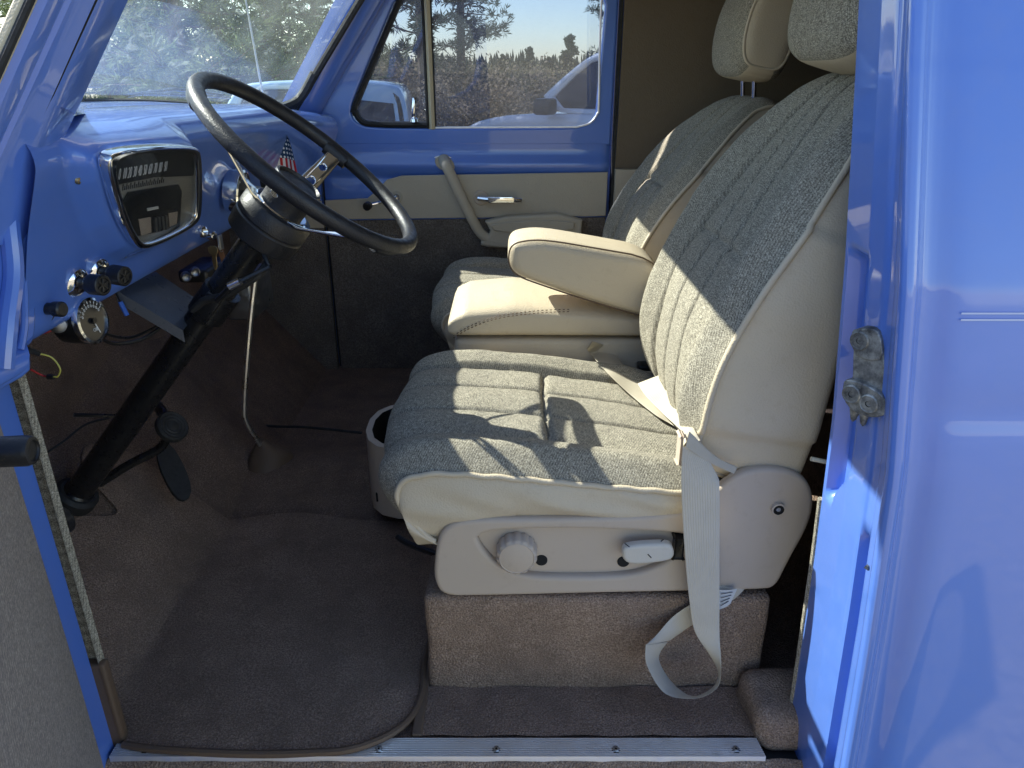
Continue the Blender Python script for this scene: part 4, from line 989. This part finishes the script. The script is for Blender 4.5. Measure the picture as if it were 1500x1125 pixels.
# ---- console
ky0, ky1 = .605, .835
cn = MB(); cn.rbox((-.115, ky0+.004, .0), (.30, ky1-.004, .400), .012, 0); cons = P(cn, 'console', VINYL)
def lid(a, b):      # a along x, b round the section
    x = lerp(-.125, .29, a); t = b*2*math.pi
    top = interp([(-.125, .448), (-.09, .462), (0, .470), (.12, .462), (.29, .448)], x); bot = .403
    hy = (ky1-ky0)/2+.004; cyy = (ky0+ky1)/2; hz = (top-bot)/2; cz = (top+bot)/2
    def s_(v, e): return math.copysign(abs(v)**e, v)
    k = (1-abs(2*a-1)**14)**.25 if 0 < a < 1 else 0.0
    y = cyy+hy*s_(math.cos(t), .35)*(.97+.03*k); z = cz+hz*s_(math.sin(t), .45)*(.55+.45*k)
    if z > cz: z += .014*math.sin(clamp((y-ky0)/(ky1-ky0))*math.pi)*k
    return Vector((x, y, z))
m = MB(); m.grid(60, 64, lid, cv=True); m.add([lid(0, i/64) for i in range(64)], [tuple(range(64))]); P(m, 'console_lid', VINYL, cons, ang=60)
for off in (0, .0045):
    m = MB()
    pts_ = crom([at(664, 492, ky0-.006), at(690, 477, ky0-.006), at(730, 463, ky0-.006), at(790, 455, ky0-.004), at(840, 453, ky0-.004)], 10); pts_ = resample(pts_, 60)
    for i in range(0, 58, 2): m.tube([pts_[i]+Vector((0, 0, -off)), pts_[i+1]+Vector((0, 0, -off))], .0009, 5)
    P(m, 'stitching', TANB, cons)
# front bin
bn = MB()
bo = chaikin([(-.300, .515), (-.12, .515), (-.12, .735), (-.305, .735)], 1); bo = chaikin(bo, 1)
p1 = atz(540, 650, .20)
def bin_wall(a, b):
    i = a*len(bo); q = bo[int(i) % len(bo)]; w = [0, .0, .012, .012][round(b*3)]; z = [.045, .205, .205, .09][round(b*3)]
    cxy = Vector((-.21, .625)); e = Vector((q[0], q[1])); v = cxy+(e-cxy)*(1-w/.09); return Vector((v.x, v.y, z))
bn.grid(len(bo), 4, bin_wall, lambda a, b: 1 if b > .6 else 0, cu=True); bn.box((-.28, .54, .07), (-.14, .71, .09), 1)
P(bn, 'console_bin', [PLASTIC, DARK], ang=50)

# ================================================================== seat belt
def ribbon(pairs, name, mt, parent, th=.0012, n=10):
    L = crom([p for p, q in pairs], n); Rr = crom([q for p, q in pairs], n); m = MB(); N = len(L)
    nr_ = []
    for i in range(N):
        t = L[min(i+1, N-1)]-L[max(i-1, 0)]; w = Rr[i]-L[i]; k = t.cross(w)
        k = k.normalized() if k.length > 1e-9 else (nr_[-1] if nr_ else Vector((0, -1, 0)))
        if nr_ and k.dot(nr_[-1]) < 0: k = -k
        nr_.append(k)
    def fn(a, b):
        i = round(a*(N-1)); k = b*2
        if b < .5: u = b*2; s = 1
        else: u = 2-b*2; s = -1
        return L[i].lerp(Rr[i], u)+nr_[i]*th*s*.5*(1 if .02 < u < .98 else .3)
    m.grid(N, 24, fn, cv=True, uv=True); return m.build(name, mt, parent)
belt = None
pr = [(at(1000, 655, .092), at(1022, 648, .10)), (at(998, 690, .088), at(1050, 695, .090)), (at(999, 740, .084), at(1054, 720, .082)), (at(1004, 820, .080), at(1054, 810, .080)), (at(1010, 880, .078), at(1054, 880, .078)), (at(1018, 925, .075), at(1054, 930, .070)), (at(1040, 960, .065), at(1056, 965, .052)), (at(1052, 985, .055), at(1056, 985, .040)), (at(1045, 1006, .045), at(1050, 1008, .030)), (at(1015, 1020, .050), at(1020, 1023, .022)), (at(985, 1000, .07), at(975, 1016, .03)), (at(965, 965, .085), at(948, 975, .04)), (at(978, 940, .095), at(946, 945, .05))]
belt = ribbon(pr, 'seat_belt', WEB, truck)
pr = [(at(946, 945, .050), at(982, 938, .094)), (at(962, 930, .074), at(1000, 925, .100)), (at(990, 900, .096), at(1015, 915, .100)), (at(1040, 868, .100), at(1072, 880, .101)), (at(1062, 852, .112), at(1095, 858, .112))]
ribbon(pr, 'lower_webbing', WEB, belt)
# label tag
tg0, tg1, tg2, tg3 = at(1054, 864, .098), at(1080, 862, .098), at(1070, 884, .096), at(1053, 893, .095)
m = MB(); m.grid(6, 6, lambda a, b: tg0.lerp(tg1, a).lerp(tg3.lerp(tg2, a), b)+Vector((0, -.002*math.sin(a*3), 0))); P(m, 'belt_tag', PAPER, belt)
m = MB()
for k in range(4):
    a_ = tg0.lerp(tg3, .15+.2*k)+Vector((.0015, -.0028, 0)); b_ = tg1.lerp(tg2, .15+.2*k)+Vector((-.006, -.0032, 0)); m.tube([a_, b_], .0006, 4)
P(m, 'tag_print', INK, belt)
# lap strap lying on the cushion and fold
pr = [(at(875, 503, .51), at(858, 516, .50)), (at(893, 508, .48), at(868, 530, .45)), (at(915, 530, .42), at(895, 552, .38)), (at(950, 570, .34), at(930, 585, .31)), (at(985, 605, .24), at(968, 612, .22)), (at(1010, 635, .15), at(1000, 640, .13))]
def lift(p, dz=.006): return p+Vector((0, 0, dz))
def cush_z(x, y):
    best = None
    for i in range(30, 100):
        p = cush(i/100, clamp((y-SC)/HW, -1, 1)*.98)
        if best is None or abs(p.x-x) < best[0]: best = (abs(p.x-x), p.z)
    return best[1]
def on_seat(px, py, h=.007):
    z = .39
    for _ in range(6):
        q = atz(px, py, z+h); z = cush_z(q.x, q.y)
    return atz(px, py, z+h)
pr = [(at(868, 500, .555), at(860, 512, .55)), (on_seat(893, 510, .020), on_seat(866, 520, .012)), (on_seat(915, 535), on_seat(893, 550)), (on_seat(950, 572), on_seat(925, 580)), (on_seat(980, 595, .01), on_seat(960, 608, .008)), (on_seat(1000, 612, .02), on_seat(992, 628, .012)), (at(1016, 632, .125), at(1002, 655, .105))]
ribbon(pr, 'lap_webbing', WEB, belt)
pr = [(on_seat(976, 546, .035), on_seat(934, 562, .022)), (on_seat(985, 556, .040), on_seat(946, 580, .022)), (on_seat(1000, 590, .038), on_seat(970, 605, .022)), (at(1014, 622, .15), at(1000, 634, .125)), (at(1026, 645, .104), at(1006, 655, .098))]
ribbon(pr, 'folded_webbing', WEB, belt)
pr = [(at(1004, 655, .090), at(1010, 632, .096)), (at(1040, 678, .094), at(1048, 668, .098)), (at(1075, 694, .098), at(1080, 684, .102))]
ribbon(pr, 'guide_strap', WEB, belt)
m = MB(); m.rbox(tuple(at(990, 672, .115)), tuple(at(1001, 640, .10)), .003); P(m, 'belt_buckle', PLASTIC, belt)
m = MB(); m.rbox(tuple(at(935, 548, .57)), tuple(at(955, 528, .60)), .004); P(m, 'belt_buckle', BLACK, belt)
m = MB(); m.tube([at(1188, 672, .06), at(1212, 677, .06)], .003, 8); P(m, 'retractor_rod', CREAM, belt)

# ================================================================== little flag on the dash
fl_ = thing('small_flag', 'small American flag on a white stick standing on the dashboard', 'flag', at(397, 200, .95))
fz = at(397, 262, .95)
m = MB(); m.tube([at(392, 215, .95), at(411, 176, .95)], .0028, 8); m.tube([at(392, 215, .95), at(376, 262, .95)], .0028, 8); m.build('stick', WHITE, fl_)
FLAG = mat('flag_cloth', (.5, .5, .5), .8); gF = NG(FLAG)
sx = gF.n.new('ShaderNodeSeparateXYZ'); gF.link(gF.tc.outputs['UV'], sx.inputs[0]); uu, vv_ = sx.outputs[0], sx.outputs[1]
st = gF.math('GREATER_THAN', gF.math('MODULO', gF.math('MULTIPLY', uu, 6.5), 1.0), .5)
c = gF.mix(st, (.45, .01, .02), (.75, .74, .72))
canton = gF.math('LESS_THAN', vv_, .60)
fx = gF.math('SUBTRACT', gF.math('FRACT', gF.math('MULTIPLY', uu, 9.0)), .5); fy = gF.math('SUBTRACT', gF.math('FRACT', gF.math('MULTIPLY', vv_, 13.0)), .5)
rr_ = gF.math('ADD', gF.math('MULTIPLY', fx, fx), gF.math('MULTIPLY', fy, fy)); star = gF.math('LESS_THAN', rr_, .075)
cc_ = gF.mix(star, (.006, .045, .12), (.8, .8, .8)); gF.color(gF.mix(canton, c, cc_))
fA = [at(408, 180, .95), at(396, 203, .95), at(391, 225, .95), at(388, 262, .95)]; fB = [at(413, 186, .95), at(424, 205, .95), at(432, 232, .95), at(440, 268, .95)]
cA, cB = curvefn(fA), curvefn(fB)
m = MB(); m.grid(20, 30, lambda a, b: cA(b).lerp(cB(b), a)+Vector((0, .006*math.sin(a*9+b*3), 0)), uv=True); m.build('flag_cloth', FLAG, fl_)

# ================================================================== outside world
GZ = -.55
def gz(x, y): return GZ-.40*sstep(2.5, 7, y)-.1*sstep(7, 30, y)
GR = mat('gravel_ground', (.22, .19, .16), .9); g = NG(GR)
n1 = g.noise(.35, 5, .6); n2 = g.noise(18, 6, .75)
g.color(g.mix(g.mapr(n1, .42, .6, 0, 1), g.ramp(n2, [(.3, (.22, .19, .155)), (.7, (.46, .40, .33))]), g.ramp(n2, [(.3, (.16, .14, .07)), (.7, (.36, .31, .18))]))); g.bump(n2, .02, .6)
m = MB()
ax_ = [-400, -200, -100, -50, -25, -12, -8, -4, -2, 0, 2, 4, 8, 12, 25, 50, 100, 200, 400]; ay_ = [-400, -100, -30, -10, -4, -1, 1, 2.5, 3.5, 4.5, 5.5, 7, 9, 12, 16, 22, 30, 60, 120, 240, 400]
m.grid(len(ax_), len(ay_), lambda a, b: Vector((ax_[round(a*(len(ax_)-1))], ay_[round(b*(len(ay_)-1))], gz(ax_[round(a*(len(ax_)-1))], ay_[round(b*(len(ay_)-1))]))))
o = m.build('ground', GR); o['kind'] = 'structure'
# hills
HM = mat('hill_forest_floor', (.035, .045, .03), .95)
def hill_z(x, y, h, r0, seed):
    return GZ-1+h*(.55+.45*NZ.noise(Vector((x*.012+seed, y*.01, 0)))+.25*NZ.noise(Vector((x*.04+seed, 3, 0))))*sstep(r0, r0+70, y)
m = MB(); m.grid(90, 24, lambda a, b: (lambda x, y: Vector((x, y, hill_z(x, y, 3.6+x*.006, 70, 2))))(lerp(-240, 260, a), lerp(60, 230, b)))
o = m.build('hills', HM); o['kind'] = 'structure'
# foliage materials
def m_leaf(name, a, b):
    m = mat(name, a, .7, spec=.25); g = NG(m); n = g.noise(.9, 4, .7); c = g.ramp(n, [(.3, a), (.7, b)]); g.color(c)
    tl = g.n.new('ShaderNodeBsdfTranslucent'); g.link(c, tl.inputs[0]); mx = g.n.new('ShaderNodeMixShader'); mx.inputs[0].default_value = .45
    g.link(g.b.outputs[0], mx.inputs[1]); g.link(tl.outputs[0], mx.inputs[2]); g.link(mx.outputs[0], [x for x in g.n if x.type == 'OUTPUT_MATERIAL'][0].inputs[0])
    return m
PINE = m_leaf('pine_needles', (.055, .085, .045), (.15, .19, .09)); PINE2 = m_leaf('dark_fir_needles', (.035, .048, .030), (.075, .09, .055)); SHR = m_leaf('pale_dry_leaves', (.20, .17, .09), (.38, .33, .19)); TANS = m_leaf('tan_brush', (.22, .17, .11), (.40, .32, .22)); BROWNT = m_leaf('bare_twigs', (.10, .075, .055), (.19, .145, .11))
BARK = mat('bark', (.10, .07, .05), .9); g = NG(BARK); n = g.noise(8, 6, .7, g.mapping((1, 1, .25))); g.color(g.ramp(n, [(.3, (.045, .032, .025)), (.7, (.17, .12, .09))])); g.bump(n, .03, .8)
def leafcard(m, p, d, L, W, r):
    s = d.cross(Vector((r.uniform(-1, 1), r.uniform(-1, 1), r.uniform(-1, 1))))
    if s.length < 1e-4: return
    s = s.normalized()*W; o = len(m.v)
    m.v += [tuple(p-s*.3), tuple(p+d*L*.5-s), tuple(p+d*L), tuple(p+d*L*.5+s)]; m.f.append((o, o+1, o+2, o+3)); m.m.append(0)
def pine_mesh(seed, H, spread, dens, base=.12, ln=.34, wd=.010):
    r = random.Random(seed); tr = MB(); cr = MB()
    lean = Vector((r.uniform(-.3, .3), r.uniform(-.3, .3), 0))
    tp_ = [Vector((lean.x*(k/10)**2, lean.y*(k/10)**2, H*k/10)) for k in range(11)]
    tr.tube(tp_, lambda t: lerp(H*.016, .02, t), 10)
    nb_ = int(dens)
    for i in range(nb_):
        h = base+(1-base)*(i+r.random())/nb_; h = min(h, .985)
        L = spread*(1-h)**.75*r.uniform(.55, 1.15)+.25; a = r.uniform(0, 6.283)
        p = tp_[0].lerp(tp_[-1], h); p = Vector((lean.x*h*h, lean.y*h*h, H*h)); d = Vector((math.cos(a), math.sin(a), r.uniform(-.15, .35)))
        pts = [p]; 
        for k in range(5):
            d = (d+Vector((r.uniform(-.18, .18), r.uniform(-.18, .18), r.uniform(-.10, .14)))).normalized(); pts.append(pts[-1]+d*L/5)
        tr.tube(pts, lambda t: lerp(.010+L*.008, .004, t), 4, caps=False)
        for k in range(1, 6):
            for _ in range(int(3+L*2.2)):
                q = pts[k-1].lerp(pts[k], r.random())
                sd = Vector((r.uniform(-1, 1), r.uniform(-1, 1), r.uniform(-.4, .6))).normalized(); tl = r.uniform(.1, .42)*(.4+L*.22)
                e = q+sd*tl
                for c_ in range(7):
                    dd_ = (sd+Vector((r.uniform(-1, 1), r.uniform(-1, 1), r.uniform(-.7, 1)))*.9).normalized(); leafcard(cr, q.lerp(e, r.uniform(.3, 1)), dd_, ln*r.uniform(.6, 1.1), wd*r.uniform(.8, 1.6), r)
    return tr, cr
def tree_proto(name, seed, H, spread, dens, label, mt, cat='tree', **k):
    tr, cr = pine_mesh(seed, H, spread, dens, **k); t = thing(name, label, cat, (0, 0, 0), 0, local=True)
    a = tr.build('trunk', BARK, t); b = cr.build('crown', mt, t, smooth=False); return t
def copy_tree(root, loc, rz, sc, label, group=None):
    r = root.copy(); col.objects.link(r); r.location = loc; r.rotation_euler = (0, 0, rz); r.scale = (sc,)*3; r['label'] = label
    if group: r['group'] = group
    for ch_ in list(root.children):
        c_ = ch_.copy(); col.objects.link(c_); c_.parent = r
    return r
def put(o, x, y, rz, sc, label, group=None):
    o.location = (x, y, gz(x, y)-.1); o.rotation_euler = (0, 0, rz); o.scale = (sc,)*3; o['label'] = label
    if group: o['group'] = group
GP = 'pines seen through the windshield'
pA = tree_proto('pine_tree', 11, 10, 2.6, 120, '', PINE, base=.05, wd=.012, ln=.26)
pB = tree_proto('pine_tree', 23, 8, 2.4, 100, '', PINE, base=.04, wd=.013, ln=.26)
pC = tree_proto('pine_tree', 31, 12, 2.0, 70, '', PINE2, base=.2, wd=.014, ln=.26)
def xat(px, d): return (px-750)/F*(d+.77)*cp*1.0
put(pA, xat(265, 12), 12, .4, 1, 'tall pine with open branches, nearest behind the left half of the windshield', GP)
put(pB, xat(400, 16), 16, 2, 1.0, 'green pine filling the right part of the windshield', GP)
copy_tree(pA, (xat(160, 17), 17, gz(0, 17)), 2.5, 1.05, 'pine at the left edge of the windshield beside the near pillar', GP)
copy_tree(pB, (xat(330, 21), 21, gz(0, 21)), 4.1, 1.15, 'pine standing behind the antenna', GP)
copy_tree(pA, (xat(470, 24), 24, gz(0, 24)), 1.1, 1.1, 'pine at the right corner of the windshield', GP)
copy_tree(pB, (xat(210, 26), 26, gz(0, 26)), 5.4, 1.3, 'farther pine between the two left windshield pines', GP)
copy_tree(pA, (xat(60, 24), 24, gz(0, 24)), 3.3, 1.2, 'pine mostly hidden by the near windshield pillar', GP)
put(pC, xat(622, 19), 19, .6, 1.0, 'sparse pine standing behind the vent window and divider bar', 'pines seen through the passenger window')
copy_tree(pC, (xat(675, 24), 24, gz(0, 24)), 2.2, .85, 'sparse pine just right of the divider bar', 'pines seen through the passenger window')
copy_tree(pC, (xat(900, 30), 30, gz(0, 30)), 1.2, .8, 'pine showing at the rear edge of the passenger window', 'pines seen through the passenger window')
fr_ = tree_proto('fir_tree', 51, 7, 1.5, 90, '', PINE2, base=.04, wd=.05, ln=.35)
GF_ = 'conical firs beyond the car park'
FS = .5
firs = [(835, 38, 1.0, 'dark conical fir above the white car roof'), (775, 55, .95, 'narrow fir standing above the far ridge at mid window'), (735, 60, .85, 'small fir near the middle of the passenger window'), (715, 46, .55, 'short fir just right of the divider bar'), (805, 60, .8, 'small dark fir left of the white car'), (585, 50, .9, 'fir seen through the vent window')]
for i, (px, d, s_, lb) in enumerate(firs):
    if i == 0: put(fr_, xat(px, d), d, .3, s_*FS, lb, GF_)
    else: copy_tree(fr_, (xat(px, d), d, gz(0, d)), i*1.3, s_*FS, lb, GF_)
def bush_mesh(seed, Rr_, Hh, n, ln, wd):
    r = random.Random(seed); cr = MB(); tr = MB(); 
    for i in range(26):
        a = r.uniform(0, 6.28); e = Vector((math.cos(a)*Rr_*r.uniform(.2, .9), math.sin(a)*Rr_*r.uniform(.2, .9), Hh*r.uniform(.5, 1)))
        tr.tube([Vector((0, 0, 0)), e*.5+Vector((0, 0, .1)), e], lambda t: lerp(.02, .005, t), 4, caps=False)
        for k in range(n):
            p = e*r.uniform(.35, 1.05)+Vector((r.gauss(0, .14), r.gauss(0, .14), r.gauss(0, .12)))*Rr_
            leafcard(cr, p, Vector((r.uniform(-1, 1), r.uniform(-1, 1), r.uniform(-.5, 1))).normalized(), ln, wd, r)
    return tr, cr
tr, cr = bush_mesh(3, 1.3, 1.9, 260, .09, .032); bs = thing('bush', 'yellow green leafy bush behind the passenger window, left of the white car', 'bush', (xat(722, 19), 19, gz(0, 19)), local=True); tr.build('stems', BARK, bs); cr.build('leaves', SHR, bs, smooth=False)
copy_tree(bs, (xat(665, 22), 22, gz(0, 22)), 2, .9, 'lower pale bush beside the divider bar'); copy_tree(bs, (xat(560, 24), 24, gz(0, 24)), 1, 1.1, 'pale bush behind the blue pickup'); copy_tree(bs, (xat(800, 26), 26, gz(0, 26)), 4, 1.0, 'pale bush just above the hood of the white car')
tr, cr = bush_mesh(9, 1.6, 3.0, 200, .14, .007); bt_ = thing('bare_tree', 'leafless brown tree at the middle of the passenger window', 'tree', (xat(760, 28), 28, gz(0, 28)), local=True); tr.build('trunk', BARK, bt_); cr.build('twigs', BROWNT, bt_, smooth=False); bt_.scale = (.6, .6, .6)
copy_tree(bt_, (xat(700, 32), 32, gz(0, 32)), 2, .55, 'leafless brown tree behind the pale bush'); copy_tree(bt_, (xat(815, 34), 34, gz(0, 34)), 3, .5, 'leafless brown tree behind the white car hood')
# far wood on the hills
r = random.Random(5); fm = MB()
for i in range(6000):
    x = r.uniform(-230, 240); y = r.uniform(95, 210); z = hill_z(x, y, 3.6+x*.006, 70, 2); h = r.uniform(1.5, 3.6); w = h*r.uniform(.16, .30); o = len(fm.v)
    for lev in range(4):
        zz = z+h*(.08+lev*.22); ww = w*(1-lev*.22)
        o = len(fm.v)
        for k in range(6):
            a = k*math.pi/3+r.random(); fm.v.append((x+ww*math.cos(a)*r.uniform(.6, 1.25), y+ww*math.sin(a), zz+r.uniform(-.3, .3)))
        fm.v.append((x+r.uniform(-.05, .05), y, zz+h*.36))
        for k in range(6): fm.f.append((o+k, o+(k+1) % 6, o+6)); fm.m.append(0)
o = fm.build('far_wood', PINE2, smooth=False); o['kind'] = 'stuff'; o['label'] = 'dark conifer wood covering the far ridge'
# ---- parked vehicles
WPAINT = m_paint('white_car_paint', (.72, .73, .75)); TYRE = m_black('tyre_rubber', (.02, .02, .02), .8)
def vehicle(name, label, cat, loc, rz, paint, body, cab, glasses, L, Wd, wheels, roof_in=.12):
    t = thing(name, label, cat, loc, rz, local=True)
    m = MB(); m.plate([tuple(q)[:2] for q in chaikin(body, 2)], (), Wd, .09, lambda u, v, w: Vector((u, w, v)), res=5); m.build('body', paint, t, ang=50)
    zt_ = max(q[1] for q in cab); zb = min(q[1] for q in cab)
    def tp(u, v, w): k = clamp((v-zb)/(zt_-zb)); return Vector((u, w*(1-roof_in*k), v))
    m = MB(); hol = glasses
    m.plate([tuple(q)[:2] for q in chaikin(cab, 2)], [[tuple(q)[:2] for q in chaikin(h_, 1)] for h_ in hol], Wd-.10, .05, tp, res=4); m.build('cab', paint, t, ang=50)
    for h_ in hol:
        m = MB(); m.plate([tuple(q)[:2] for q in chaikin(h_, 1)], (), Wd-.16, .01, tp); m.build('window', GLASS_CAR, t)
    for (wx, wr) in wheels:
        for s_ in (-1, 1):
            m = MB(); m.lathe([(wr*.55, -.10), (wr*.95, -.11), (wr, -.08), (wr, .08), (wr*.95, .11), (wr*.6, .10)], (wx, s_*(Wd/2-.08), wr), (0, s_, 0), 28, 0); w_ = m.build('wheel', TYRE, t)
            m = MB(); m.lathe([(wr*.6, .0), (wr*.6, .105), (wr*.5, .085), (wr*.15, .10), (wr*.1, .12)], (wx, s_*(Wd/2-.08), wr), (0, s_, 0), 20); m.build('hubcap', CHROME, w_)
    return t, tp
# white SUV facing left
tr, cr = bush_mesh(13, 1.5, 1.7, 260, .09, .030); b2 = thing('bush', 'tan dry shrub left of centre in the passenger window', 'bush', (xat(690, 16), 16, gz(0, 16)), local=True); tr.build('stems', BARK, b2); cr.build('leaves', TANS, b2, smooth=False)
for px_, d_, s_, l_ in ((640, 20, 1.1, 'tan dry shrub at the divider bar'), (750, 20, 1.1, 'tan dry shrub in the middle of the passenger window'), (790, 17, .8, 'small tan shrub left of the white car hood'), (850, 30, 1.0, 'tan shrub rising above the white car roof'), (720, 30, 1.1, 'large tan shrub far behind the pale bush'), (600, 22, 1.2, 'tan shrub right of the pickup cab'), (520, 20, 1.1, 'tan shrub seen past the windshield corner')): copy_tree(b2, (xat(px_, d_), d_, gz(0, d_)), px_*.1, s_, l_)
suv, tp = vehicle('parked_car', 'white car with dark side windows, parked right outside the passenger window', 'car', (1.95, 10.2, gz(0, 10)+.03), R(-33), WPAINT,
    [(-2.2, .35), (-2.25, .75), (-2.1, .98), (-1.2, 1.12), (2.2, 1.14), (2.3, .8), (2.25, .35)], [(-1.35, 1.05), (-.55, 1.72), (-.2, 1.80), (1.9, 1.80), (2.2, 1.3), (2.2, 1.05)],
    [[(-1.02, 1.17), (-.50, 1.64), (-.30, 1.69), (.02, 1.69), (.02, 1.17)], [(.10, 1.17), (.10, 1.69), (.95, 1.69), (1.05, 1.17)], [(1.15, 1.17), (1.08, 1.69), (1.80, 1.66), (1.98, 1.2)]], 4.5, 1.85, [(-1.4, .38), (1.4, .38)])
suv.scale = (1.15,)*3
m = MB(); m.rbox((-.98, -1.18, 1.10), (-.78, -.93, 1.28), .04); m.build('side_mirror', BLACK, suv)
m = MB(); m.lathe([(.09, 0), (.085, .04), (.04, .06)], (-2.20, -.70, .82), (-1, 0, 0), 18); m.build('headlight', CHROME, suv)
pk, tp = vehicle('parked_pickup', 'pale blue old pickup cab parked behind the vent window', 'pickup', (xat(515, 9)-.1, 9, gz(0, 9)+.08), R(4), PAINT2,
    [(-2.0, .4), (-2.05, .95), (-1.8, 1.05), (-.8, 1.10), (1.0, 1.05), (1.05, .4)], [(-1.45, 1.0), (-1.2, 1.50), (-1.0, 1.66), (.62, 1.66), (.78, 1.50), (.82, 1.0)],
    [[(-1.2, 1.14), (-1.05, 1.50), (-.95, 1.56), (-.2, 1.56), (-.2, 1.14)], [(.02, 1.14), (.02, 1.56), (.52, 1.56), (.62, 1.48), (.66, 1.14)]], 4.3, 1.7, [(-1.3, .36), (.6, .36)])

# ================================================================== camera, sky, sun
cam = bpy.data.cameras.new('camera'); co = bpy.data.objects.new('camera', cam); col.objects.link(co); scene.camera = co
co.location = CAM; co.rotation_euler = (R(90-23), 0, 0); cam.sensor_width = 36; cam.lens = 26*1083/1083.33; cam.clip_start = .01; cam.clip_end = 2000
AZ, EL = 24, 43       # sun: from straight ahead of the truck (-x), turned toward the passenger side (+y)
sd = Vector((-math.cos(R(AZ))*math.cos(R(EL)), math.sin(R(AZ))*math.cos(R(EL)), math.sin(R(EL))))
sun = bpy.data.lights.new('sun', 'SUN'); so = bpy.data.objects.new('sun', sun); col.objects.link(so); sun.energy = 5.0; sun.angle = R(.5); sun.color = (1, .95, .86)
so.rotation_euler = sd.to_track_quat('Z', 'Y').to_euler()
w = bpy.data.worlds.new('World'); scene.world = w; w.use_nodes = True; nt = w.node_tree
sky = nt.nodes.new('ShaderNodeTexSky'); sky.sky_type = 'NISHITA'; sky.sun_disc = False; sky.sun_elevation = R(EL)
sky.sun_rotation = math.atan2(sd.x, sd.y); sky.air_density = 1.0; sky.dust_density = .35; sky.altitude = 200; sky.ozone_density = 1.0
nt.links.new(sky.outputs[0], nt.nodes['Background'].inputs[0]); nt.nodes['Background'].inputs[1].default_value = .125
scene.view_settings.view_transform = 'Standard'; scene.view_settings.look = 'None'; scene.view_settings.exposure = 1.3
